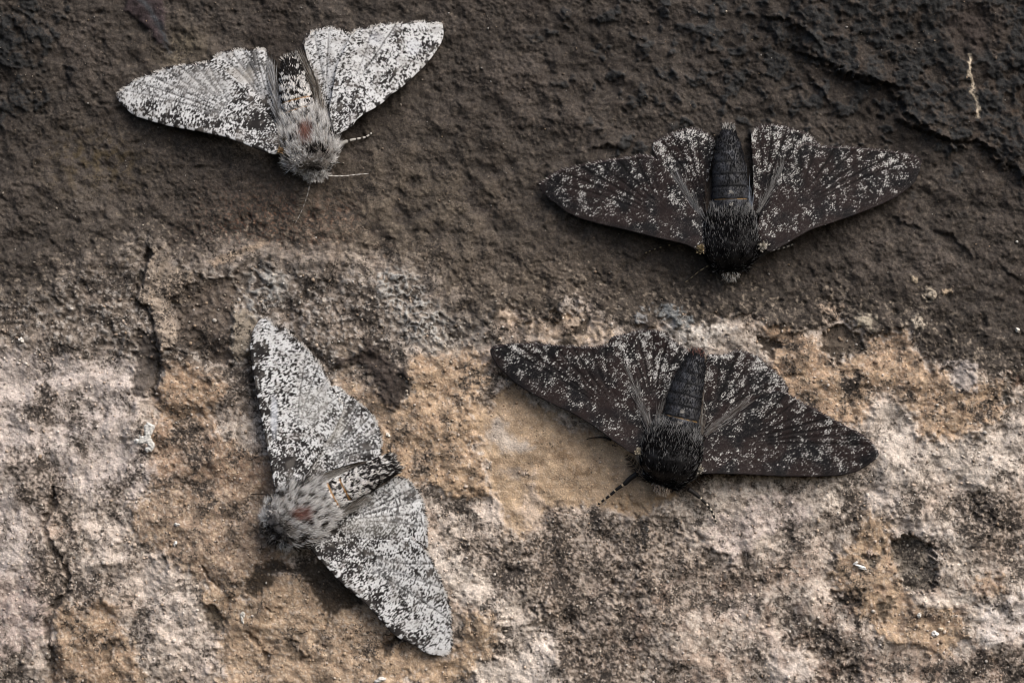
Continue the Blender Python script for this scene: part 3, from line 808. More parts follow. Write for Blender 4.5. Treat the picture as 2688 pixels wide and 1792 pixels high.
        dk = dk + 0.30 * np.exp(-dM / 9.0) * (mt > 0.1) - 0.2 * np.exp(-dM / 9.0) * (mt <= 0.1)
        edge = sstep(8.5, 4.5, dC + 2.5 * streak)
        cb = np.sin(r / 5.6 + 3.5 * perlin(r / 40, 0 * r, seed))
        dk = dk + edge * np.where(cb > cfg_bar, -0.45, 0.6) * sstep(1.0, 0.8, s)
        f = sstep(-0.10, 0.24, streak + 0.22 * fine + 0.12 * perlin(px / 2.7, py / 2.7, seed + 14) + dk)
        f = np.clip(np.maximum(f * (1 - 0.25 * np.exp(-(vd / 9.0) ** 2) * (vein < 0.4) * (s > 0.35)), 0.8 * vein), 0, 1)
        wcol = WHITE[None] * (0.93 + 0.07 * fine[:, None])
        gz = sstep(0.15, 0.6, fbm(px, py, 60, 2, seed + 41))[:, None]
        wcol = wcol * (1 - 0.25 * gz) + lin((168, 163, 156)) * 0.25 * gz
        dcol = lin((34, 31, 30))[None] * np.ones((len(px), 1))
        dcol = dcol * (1 - 0.2 * gz) + lin((86, 80, 76)) * 0.2 * gz
        col = wcol * (1 - f[:, None]) + dcol * f[:, None]
        veil = sstep(0.05, 0.6, fbm(px, py, 30, 2, seed + 43) + 0.8 * xl)[:, None] * 0.38
        col = col * (1 - veil) + lin((120, 114, 109)) * veil
        if extra:                                         # grey, rubbed or tinted areas
            for (ex, ey), rx, ry, c, amt in extra:
                q = sstep(1.1, 0.5, np.hypot((px - ex) / rx, (py - ey) / ry) + 0.2 * cloud)[:, None] * amt
                col = col * (1 - q) + lin(c) * q
    else:
        fl = -0.47 + 0.50 * cloud + 0.10 * sstep(0.55, 0.95, s) + bl
        if tone is not None: fl = fl + tone
        fl = fl - 0.5 * np.exp(-dC / 18.0) - 0.35 * np.exp(-(vd / 4.0) ** 2)
        if kind == "hindwing": fl = fl + 0.08 + 0.3 * np.exp(-dM / 10.0)
        fleck = 0.9 * perlin(r / 3.6, arc / 2.9, seed + 51) + 0.55 * perlin(px / 2.3, py / 2.5, seed + 57) + 0.5 * perlin(px / 14, py / 14, seed + 58)
        f = sstep(-0.02, 0.30, fleck + fl) * (0.72 + 0.28 * fine)
        f = f * (1 - 0.9 * vein)
        base_c = lin((38, 30, 29)); char = lin((21, 20, 22))
        mix = sstep(-0.3, 0.4, fbm(px, py, 70, 2, seed + 61))[:, None]
        bc = base_c * (1 - mix) + char * mix
        bc = bc * (1 + 0.3 * fine[:, None] + 0.45 * perlin(r / 9.0, arc / 2.6, seed + 65)[:, None])
        st_ = sstep(0.1, 0.6, perlin(px / 2.4, py / 2.4, seed + 66) + 0.5 * cloud)[:, None] * 0.42
        bc = bc * (1 - st_) + lin((92, 87, 85)) * st_
        bc = bc * (1 - 0.85 * vein[:, None]) + lin((9, 8, 8)) * 0.85 * vein[:, None]
        pr = np.exp(-(dM / 2.2) ** 2)[:, None] * 0.55
        bc = bc * (1 - pr) + lin((110, 98, 98)) * pr
        ce = np.exp(-((dC - 3) / 3.0) ** 2)[:, None] * 0.25
        bc = bc * (1 - ce) + lin((70, 66, 66)) * ce
        wc = lin((222, 220, 216))
        col = bc * (1 - f[:, None]) + wc * f[:, None]
    mat = M_pale if style == 'pale' else M_dark
    h2 = h - 2.2
    nv = len(px)
    # rim faces join the two skins
    bv = [res[3].index([i]) if [i] in res[3][:n + 5] else None for i in range(0)]
    VV = np.concatenate([P(px, py, h), P(px, py, h2)])
    FF = np.concatenate([F, F[:, ::-1] + nv])
    ed = np.sort(np.concatenate([F[:, [0, 1]], F[:, [1, 2]], F[:, [2, 0]]]), 1)
    raw = np.concatenate([F[:, [0, 1]], F[:, [1, 2]], F[:, [2, 0]]])
    key = ed[:, 0].astype(np.int64) * nv + ed[:, 1]
    u, first, cnt = np.unique(key, return_index=True, return_counts=True)
    b = raw[first[cnt == 1]]
    FF = np.concatenate([FF, np.stack([b[:, 1], b[:, 0], b[:, 0] + nv], 1), np.stack([b[:, 1], b[:, 0] + nv, b[:, 1] + nv], 1)])
    wing = new_mesh(kind, VV, FF, mat, root, np.concatenate([col, col * 0.8]))
    # fringe of scales along the outer margin
    st = Strips()
    mm = smooth_poly(margin, 1.0, False)
    m = int(len(mm) * 1.1)
    ii = rng.integers(0, len(mm), m)
    q = mm[ii] + rng.normal(0, 1.0, (m, 2))
    near = np.array([np.argmin((px - a) ** 2 + (py - c_) ** 2) for a, c_ in q])
    dv = q - np.array([bx, by]); dv /= np.linalg.norm(dv, axis=1)[:, None]
    p0 = np.column_stack([px[near] - dv[:, 0] * 3, py[near] - dv[:, 1] * 3, h[near] + 0.4])
    d = np.column_stack([dv + rng.normal(0, 0.25, (m, 2)), rng.normal(-0.02, 0.1, m)])
    if style == 'pale':
        seg = np.sin(ii / 9.0 + seed) + rng.normal(0, 0.5, m)
        cc = np.where((seg > 0.25)[:, None], lin((52, 47, 45)), lin((205, 200, 194)))
    else:
        cc = np.where((rng.random(m) < 0.22)[:, None], lin((176, 172, 168)), lin((62, 54, 54)))
    st.add(p0, d, rng.uniform(6, 10.5, m), rng.uniform(1.2, 2.0, m), cc * rng.uniform(0.8, 1.1, (m, 1)), rng.normal(0, 0.15, (m, 3)))
    st.build("fringe", M_fur, wing)
    return wing

def body_loft(stations, hh_scale, colf, nu=64, step=2.2):
    """one continuous body from tail tip to head; returns mesh data and a sampler of its upper surface"""
    st = np.array(stations, float)                   # x, y, halfwidth
    s = np.concatenate([[0], np.cumsum(np.hypot(np.diff(st[:, 0]), np.diff(st[:, 1])))])
    L = s[-1]
    u = np.arange(0, L + step, step); u[-1] = L
    def cr(col):
        v = np.interp(u, s, st[:, col])
        kk = np.hanning(15); kk /= kk.sum()
        ext = np.concatenate([2 * v[0] - v[7:0:-1], v, 2 * v[-1] - v[-2:-9:-1]])
        return np.convolve(ext, kk, 'valid')
    cx, cy, w = cr(0), cr(1), np.maximum(cr(2), 1.0)
    tx, ty = np.gradient(cx), np.gradient(cy); l = np.hypot(tx, ty); tx /= l; ty /= l
    nxv, nyv = -ty, tx
    return u, L, cx, cy, w, tx, ty, nxv, nyv

def make_moth(cfg):
    Zs = cfg['body']
    name, label = cfg['name'], cfg['label']
    root = bpy.data.objects.new("moth", None)
    root.empty_display_size = 0.005
    stt = [(*Zs[0]((a, b)), w * Zs[0].k) for a, b, w in Zs[1]]
    COL.objects.link(root)
    root["label"] = label; root["category"] = "moth"; root["group"] = cfg['group']
    seed = cfg['seed']; style = cfg['style']
    u, L, cx, cy, w, tx, ty, nxv, nyv = body_loft(stt, 1, None)
    th0 = cfg['thorax'][0] * L; th1 = cfg['thorax'][1] * L      # thorax span along the axis
    hh = w * np.interp(u, [0, th0 * 0.9, th0 + 20, th1 - 30, th1 + 10, L], [0.8, 0.8, 0.72, 0.72, 0.7, 0.7])
    wb = np.array([wall_top(np.array([a]), np.array([b]), 20)[0] for a, b in zip(cx, cy)])
    k = np.ones(41) / 41
    wb = np.convolve(np.pad(wb, 20, mode='edge'), k, 'valid')
    lift = np.interp(u, [0, th0, (th0 + th1) / 2, L], [9, 12, 6, 14])
    ch = wb + hh * 0.9 + lift
    nu = 60
    A = np.linspace(0, 2 * np.pi, nu, endpoint=False)
    ca, sa = np.cos(A), np.sin(A)
    seg = np.zeros_like(u)
    nseg = 7
    segu = np.clip(u / th0, 0, 1) * nseg
    groove = np.where(u < th0, np.exp(-(((segu + 0.5) % 1 - 0.5) / 0.10) ** 2), 0)
    ws = w * (1 - 0.045 * groove); hs = hh * (1 - 0.07 * groove)
    Xb = cx[:, None] + nxv[:, None] * ws[:, None] * ca
    Yb = cy[:, None] + nyv[:, None] * ws[:, None] * ca
    Hb = ch[:, None] + hs[:, None] * np.sign(sa) * np.abs(sa) ** 0.9
    lum = fbm(Xb, Yb, 30, 2, seed + 70) * 2.0 * (u > th0)[:, None]
    Hb = Hb + lum
    cols = cfg['bodycol'](Xb, Yb, u[:, None] + 0 * Xb, (ca[None] + 0 * Xb), th0, th1, L, seed, np.broadcast_to(groove[:, None], Xb.shape), np.broadcast_to(segu[:, None], Xb.shape))
    n = len(u)
    id2 = np.arange(n * nu).reshape(n, nu)
    q = np.stack([id2[:-1], np.roll(id2[:-1], -1, 1), np.roll(id2[1:], -1, 1), id2[1:]], -1).reshape(-1, 4)
    V = P(Xb, Yb, Hb).reshape(-1, 3)
    V = np.vstack([V, P(cx[0], cy[0], ch[0]), P(cx[-1], cy[-1], ch[-1])])
    caps = []
    for kx in range(nu):
        k2 = (kx + 1) % nu
        caps.append((n * nu, kx, k2)); caps.append((n * nu + 1, (n - 1) * nu + k2, (n - 1) * nu + kx))
    cols2 = np.vstack([cols.reshape(-1, 3), cols[0, 0], cols[-1, 0]])
    tr = np.concatenate([q[:, [0, 1, 2]], q[:, [0, 2, 3]], np.array(caps)])
    # make sure faces look outwards
    a, b, c = V[tr[0, 0]], V[tr[0, 1]], V[tr[0, 2]]
    body = new_mesh("body", V, tr, M_body, root, cols2)
    import bmesh
    bm = bmesh.new(); bm.from_mesh(body.data); bmesh.ops.recalc_face_normals(bm, faces=bm.faces); bm.to_mesh(body.data); bm.free()
    # ---------------- fur
    st = Strips()
    def surf(uu, aa):
        ii = np.clip(np.searchsorted(u, uu), 1, n - 1)
        X_ = cx[ii] + nxv[ii] * ws[ii] * np.cos(aa); Y_ = cy[ii] + nyv[ii] * ws[ii] * np.cos(aa); H_ = ch[ii] + hs[ii] * np.sin(aa)
        nrm = np.column_stack([nxv[ii] * np.cos(aa) / ws[ii], nyv[ii] * np.cos(aa) / ws[ii], np.sin(aa) / hs[ii]])
        nrm /= np.linalg.norm(nrm, axis=1)[:, None]
        tail = np.column_stack([-tx[ii], -ty[ii], 0 * ii])
        return np.column_stack([X_, Y_, H_]), nrm, tail
    N = 18000 if style == 'pale' else 22000
    dkf = style == 'dark'
    uu = rng.uniform(th0 - 6, th1 + cfg.get('furend', 6), N); aa = rng.uniform(-0.25, np.pi + 0.25, N)
    p0, nr, tl = surf(uu, aa)
    fx = (uu - th0) / (th1 - th0)
    backness = np.interp(fx, [0, 0.55, 0.9, 1.05], [1.3, 0.9, 0.35, -0.3])
    d = nr * (0.30 if style == 'pale' else 0.16 + 0.30 * sstep(0.45, 0.9, fx)[:, None]) + tl * backness[:, None] + rng.normal(0, 0.30, (N, 3)) * (0.6 if dkf else 1.0) + (0.30 if dkf else 0.55) * np.column_stack([perlin(p0[:, 0] / 16, p0[:, 1] / 16, seed), perlin(p0[:, 0] / 16, p0[:, 1] / 16, seed + 5), 0 * fx])
    c0, c1 = cfg['furcol'](p0[:, 0], p0[:, 1], fx, np.cos(aa), seed)
    st.add(p0 - nr * 1.0, d, rng.uniform(9, 24, N) * (0.75 if dkf else 1.0) * (1 + 0.5 * sstep(0.6, 0.95, np.abs(np.cos(aa)))) * np.interp(fx, [0, 0.8, 1.1], [1.15, 0.9, 0.6]), rng.uniform(0.9, 1.5, N) * (0.65 if dkf else 0.85), c0, tl * 0.45 - nr * 0.12 + rng.normal(0, 0.15, (N, 3)), c1)
    # abdomen scales: short, lying flat towards the tail
    N = cfg.get('abd', 2600)
    uu = rng.uniform(4, th0, N); aa = rng.uniform(0.0, np.pi, N)
    p0, nr, tl = surf(uu, aa)
    keep_ = np.ones(N, bool)
    for ls, wd_ in cfg['lines']: keep_ &= ~((uu / th0 * 7 > ls - 0.07) & (uu / th0 * 7 < ls + (0.24 if wd_ > 0.5 else 0.36)) & (np.abs(np.cos(aa)) < wd_))
    uu = uu[keep_]; aa = aa[keep_]; p0 = p0[keep_]; nr = nr[keep_]; tl = tl[keep_]; N = len(uu)
    cA = cfg['abdcol'](p0[:, 0], p0[:, 1], uu / th0, np.cos(aa), seed)
    st.add(p0, nr * 0.12 + tl + rng.normal(0, 0.12, (N, 3)), rng.uniform(6, 11, N), rng.uniform(1.6, 2.6, N), cA, -nr * 0.1)
    for dsg in cfg.get('dots', ()):
        Nd = 46
        ud = dsg / 7 * th0 + rng.normal(0, 2.0, Nd); ad = np.pi / 2 + rng.normal(0, 0.055, Nd)
        p0, nr, tl = surf(ud, ad)
        st.add(p0 + nr * 1.2, nr * 0.3 + tl + rng.normal(0, 0.35, (Nd, 3)), rng.uniform(3, 6, Nd), rng.uniform(1.2, 2.0, Nd), lin((186, 182, 176)) * rng.uniform(0.7, 1.1, (Nd, 1)), -nr * 0.1)
    # tail tuft
    N = 160
    uu = rng.uniform(1, 14, N); aa = rng.uniform(0, np.pi, N)
    p0, nr, tl = surf(uu, aa)
    st.add(p0, tl + nr * 0.3 + rng.normal(0, 0.25, (N, 3)), rng.uniform(9, 18, N), rng.uniform(1.2, 2, N), cfg['tuft'](N), rng.normal(0, 0.1, (N, 3)))
    # white face tuft
    N = cfg.get('facen', 380)
    uu = rng.uniform(L - 22, L - 1, N); aa = np.pi / 2 + rng.uniform(-1.6, 1.6, N) * cfg.get('facew', 0.8)
    p0, nr, tl = surf(uu, aa)
    st.add(p0, -tl * 0.9 + nr * 0.5 + rng.normal(0, 0.3, (N, 3)), rng.uniform(6, 14, N), rng.uniform(1.4, 2.4, N), cfg['face'](N), rng.normal(0, 0.15, (N, 3)))
    # wing-base tufts
    for (zz, pt, rr, colr) in cfg.get('spots', ()):
        px_, py_ = zz(pt); N = 170
        q_ = np.column_stack([px_ + rng.normal(0, rr * 0.5, N), py_ + rng.normal(0, rr * 0.5, N), np.zeros(N)])
        q_[:, 2] = wall_top(np.array([px_]), np.array([py_]), 20)[0] + cfg['h0'] + 8 + rng.normal(0, 2, N)
        st.add(q_, rng.normal(0, 0.5, (N, 3)) + np.array([0, -0.5, 0.8]), rng.uniform(6, 11, N), rng.uniform(2, 3.2, N), lin(colr) * rng.uniform(0.75, 1.05, (N, 1)), rng.normal(0, 0.2, (N, 3)))
    st.build("fur", M_fur_d if style == "dark" else M_fur, body)
    # ---------------- wings
    for wd in cfg['wings']:
        zz = wd['z']
        bl = [(zz(p), rx * zz.k, ry * zz.k, amt) for p, rx, ry, amt in wd.get('blots', ())]
        ex = [(zz(p), rx * zz.k, ry * zz.k, c, amt) for p, rx, ry, c, amt in wd.get('extra', ())]
        make_wing(root, wd['kind'], zz(wd['poly']), zz(wd['base']), zz(wd['costa']), zz(wd['margin']), style, bl,
                  wd.get('h0', cfg['h0']), wd.get('h1', 13), seed + wd['seed'], wd.get('vfr'), wd.get('tone'), ex)
    # hair fans along the inner margins
    hf = Strips()
    for zz, pts, spread, N, colr, hlev, ln in cfg['hairs']:
        pl = smooth_poly(zz(pts), 2.0, False)
        ii = (rng.random(N) ** 1.2 * (len(pl) * 0.8)).astype(int)
        tg = np.gradient(pl, axis=0); tg /= np.linalg.norm(tg, axis=1)[:, None]
        nn = np.column_stack([-tg[:, 1], tg[:, 0]])
        off = rng.normal(0, spread, N)
        q_ = pl[ii] + nn[ii] * off[:, None]
        t_ = ii / len(pl)
        hz = wall_top(q_[:, 0], q_[:, 1], 10) + hlev * (1 - 0.55 * t_) - 0.12 * np.abs(off) + rng.uniform(0, 6, N)
        p0 = np.column_stack([q_, hz])
        d = np.column_stack([tg[ii] + nn[ii] * (off[:, None] / 60 + rng.normal(0, 0.10, (N, 1))), rng.normal(-0.08, 0.06, N)])
        c_ = np.array([lin(colr[j]) for j in rng.integers(0, len(colr), N)]) * rng.uniform(0.7, 1.1, (N, 1))
        hf.add(p0, d, rng.uniform(0.6, 1.1, N) * ln, rng.uniform(0.6, 1.15, N), c_ * 0.85, rng.normal(0, 0.10, (N, 3)))
    hf.build("long_hair", M_fur, root)
    # ---------------- antennae
    for zz, pts, comb, colr in cfg['antennae']:
        pl = smooth_poly(zz(pts), 3.0, False)
        m = len(pl); t = np.linspace(0, 1, m)
        hz = np.interp(t, [0, 1], [ch[-1] + 6, 0]); hz = np.maximum(hz, wall_top(pl[:, 0], pl[:, 1], 6) + 5)
        path = np.column_stack([pl, hz])
        V, F = tube(path, np.interp(t, [0, 1], [1.8, 0.7]), 6)
        ct = np.repeat(np.where((np.sin(np.arange(m) * 1.3) > 0.0)[:, None], lin(colr[0]), lin(colr[1])), 6, axis=0)
        ct = np.vstack([ct, ct[0], ct[-1]])
        an = new_mesh("antenna", P(V[:, 0], V[:, 1], V[:, 2]), [f for f in F], M_leg, root, ct)
        cs = Strips()
        tg = np.gradient(path, axis=0); tg /= np.linalg.norm(tg, axis=1)[:, None]
        nb = np.column_stack([-tg[:, 1], tg[:, 0], 0 * t])
        nt_ = max(8, int(m * 3.0 / 4.6))
        for side in (-1, 1):
            tt = np.linspace(0.06, 0.94, nt_); ii = (tt * (m - 1)).astype(int)
            ln = comb * np.sin(np.pi * np.clip(tt * 0.9 + 0.08, 0, 1)) ** 0.7
            d = side * nb[ii] + 0.45 * tg[ii] + np.array([0, 0, 0.10])
            cs.add(path[ii], d, ln, np.full(nt_, cfg.get('combw', 1.5)), np.repeat(lin(colr[2])[None], nt_, 0), 0.3 * tg[ii])
        cs.build("comb", M_fur, an)
    # ---------------- legs
    for zz, pts, r0, colr in cfg['legs']:
        pl = smooth_poly(zz(pts), 2.0, False)
        m = len(pl); t = np.linspace(0, 1, m)
        hz = np.maximum(np.interp(t, [0, 0.35, 1], [28, 20, 3]) + np.mean(wall_h(pl[:, 0], pl[:, 1])) * 0.5, wall_h(pl[:, 0], pl[:, 1]) + 3.5)
        rad = np.interp(t, [0, 0.3, 0.36, 1], [r0, r0 * 0.85, r0 * 0.62, r0 * 0.42])
        joint = np.zeros(m)
        for jt in (0.36, 0.56, 0.70, 0.82, 0.92): joint = np.maximum(joint, np.exp(-((t - jt) * np.hypot(*(pl[-1] - pl[0])) / 3.0) ** 2))
        rad = rad * (1 - 0.15 * joint)
        V, F = tube(np.column_stack([pl, hz]), rad, 7)
        jm = (joint > 0.55)[:, None]
        ct = np.repeat(np.where(jm, lin(colr[1]), lin(colr[0])), 7, axis=0); ct = np.vstack([ct, ct[0], ct[-1]])
        lg = new_mesh("leg", P(V[:, 0], V[:, 1], V[:, 2]), F, M_leg, root, ct)
    # ---------------- eyes
    ie = np.searchsorted(u, L - 20)
    for sgn in (-1, 1):
        ex_, ey_, ez_ = cx[ie] + sgn * nxv[ie] * w[ie] * 0.8, cy[ie] + sgn * nyv[ie] * w[ie] * 0.8, ch[ie] + 1
        a1, a2 = np.meshgrid(np.linspace(0, np.pi, 9), np.linspace(0, 2 * np.pi, 16, endpoint=False), indexing='ij')
        R = 8.5
        vx = ex_ + R * np.sin(a1) * np.cos(a2); vy = ey_ + R * np.sin(a1) * np.sin(a2); vz = ez_ + R * np.cos(a1)
        i2 = np.arange(9 * 16).reshape(9, 16)
        qq = np.stack([i2[:-1], np.roll(i2[:-1], -1, 1), np.roll(i2[1:], -1, 1), i2[1:]], -1).reshape(-1, 4)
        new_mesh("eye", P(vx, vy, vz).reshape(-1, 3), qq, M_eye, root, np.repeat(lin((26, 22, 20))[None], 144, 0))
    # put the Empty at the moth's base, keep the parts where they are
    bx_, by_ = float(np.mean(cx)), float(np.mean(cy))
    o = P(bx_, by_, float(wall_h(np.array([bx_]), np.array([by_]))[0]))
    root.location = tuple(float(v) for v in o)
    for chd in root.children:
        chd.location = -root.location
    print(name, round(time.time() - T0, 1))
    return root

# ---- colour functions
def pick(mask, a, b): return np.where(mask[..., None], a, b)

def body_pale(Xb, Yb, u, ca, th0, th1, L, seed, groove, segu):
    n1 = fbm(Xb, Yb, 13, 2, seed + 81)
    f = sstep(-0.15, 0.15, n1 + 0.05)[..., None]
    c = lin((214, 208, 202)) * (1 - f) + lin((40, 36, 34)) * f
    orange = (np.abs(segu - 5.0) < 0.07) | (np.abs(segu - 6.05) < 0.07)
    c = np.where(orange[..., None] & (np.abs(ca) < 0.9)[..., None], lin((134, 100, 58)), c)
    c = np.where((u > th0)[..., None], lin((160, 154, 148)) + 0 * c, c)
    return c

def body_dark(Xb, Yb, u, ca, th0, th1, L, seed, groove, segu):
    n1 = fbm(Xb, Yb, 22, 3, seed + 81)
    f = sstep(-0.3, 0.6, n1)[..., None]
    c = lin((38, 38, 40)) * (1 - f) + lin((62, 63, 68)) * f
    orange = (np.abs(segu - 6.0) < 0.035) & (np.abs(ca) < 0.92)
    c = np.where(orange[..., None], lin((120, 94, 56)) * (0.15 + 0.85 * sstep(-0.35, 0.3, fbm(Xb, Yb, 14, 1, seed + 84)))[..., None], c)
    thin = (np.abs(segu - 5.0) < 0.0) & (np.abs(ca) < 0.85)
    c = np.where(thin[..., None], lin((104, 98, 90)), c)
    c = c * (1 - 0.5 * groove[..., None] * ~orange[..., None])
    c = np.where((u > th0)[..., None], lin((26, 25, 26)) + 0 * c, c)
    tip = (u < 10)
    c = np.where(tip[..., None], lin((150, 92, 84)), c)
    return c

def fur_pale(redp, black, kz):
    def f(x, y, fx, ca, seed):
        n1 = fbm(x, y, 16, 2, seed + 91)
        bk = 1.25 * n1 + 0.5 * fbm(x, y, 8, 1, seed + 93) + rng.normal(0, 0.2, len(x))
        for (bx, by), rx, ry, amt in black:
            bk = bk + amt * sstep(1.2, 0.6, np.hypot((x - bx) / rx, (y - by) / ry))
        c = pick(bk > kz, lin((36, 33, 32)), lin((228, 226, 224))) * rng.uniform(0.86, 1.06, (len(x), 1))
        gm = rng.random(len(x)) < 0.12
        c = pick(gm & (bk < 0.8), lin((146, 136, 124)) + 0 * c, c)
        (rx0, ry0), rrx, rry = redp
        q = np.hypot((x - rx0) / rrx, (y - ry0) / rry) + rng.normal(0, 0.12, len(x))
        wq = (0.9 * sstep(1.15, 0.45, q))[:, None]; c = c * (1 - wq) + lin((132, 82, 68)) * rng.uniform(0.7, 1.15, (len(x), 1)) * wq
        return c * 0.85, c
    return f

def abd_pale(x, y, fu, ca, seed):
    n1 = fbm(x, y, 13, 2, seed + 95) + rng.normal(0, 0.12, len(x)) + 0.45 * sstep(0.6, 0.2, fu)
    c = pick(n1 > 0.12, lin((34, 31, 30)), lin((232, 229, 226)))
    ln = (np.abs(fu * 7 - 5.0) < 0.10) | (np.abs(fu * 7 - 6.05) < 0.10)
    return c * rng.uniform(0.8, 1.08, (len(x), 1))

def fur_dark(x, y, fx, ca, seed):
    n1 = fbm(x, y, 18, 2, seed + 91)
    pw = 0.05 + 0.09 * sstep(0.0, 0.6, n1) + 0.22 * sstep(0.22, 0.0, fx) + 0.20 * sstep(0.45, 0.85, np.abs(ca)) * sstep(0.75, 0.3, fx) * sstep(-0.3, 0.3, n1)
    wm = rng.random(len(x)) < pw
    c0 = lin((18, 17, 18)) * rng.uniform(0.75, 1.25, (len(x), 1))
    c1 = pick(wm, lin((188, 187, 186)) + 0 * c0, c0)
    return c0, c1

def abd_dark(x, y, fu, ca, seed):
    n1 = fbm(x, y, 22, 3, seed + 81)
    f = sstep(-0.3, 0.6, n1)[:, None]
    gro = np.exp(-(((fu * 7 + 0.5) % 1 - 0.5) / 0.12) ** 2)[:, None]
    f = f * (1 - 0.8 * gro)
    c = (lin((30, 30, 32)) * (1 - f) + lin((52, 53, 58)) * f) * rng.uniform(0.8, 1.2, (len(x), 1))
    ln = (np.abs(fu * 7 - 6.0) < 0.05) & (np.abs(ca) < 0.92)
    return c

def cols(*cs):
    def f(N): return np.array([lin(cs[i]) for i in rng.integers(0, len(cs), N)]) * rng.uniform(0.8, 1.05, (N, 1))
    return f

z1 = Zm(280, 30, 760, 1792); z2 = Zm(680, 30, 1220, 1435)
z3 = Zm(1380, 300, 1960, 1895); z4 = Zm(1840, 300, 2440, 1960)
z5 = Zm(1260, 840, 1860, 1680); z6 = Zm(1760, 860, 2340, 1684)
z7 = Zm(620, 800, 1120, 1508); z8 = Zm(660, 1180, 1240, 1624)

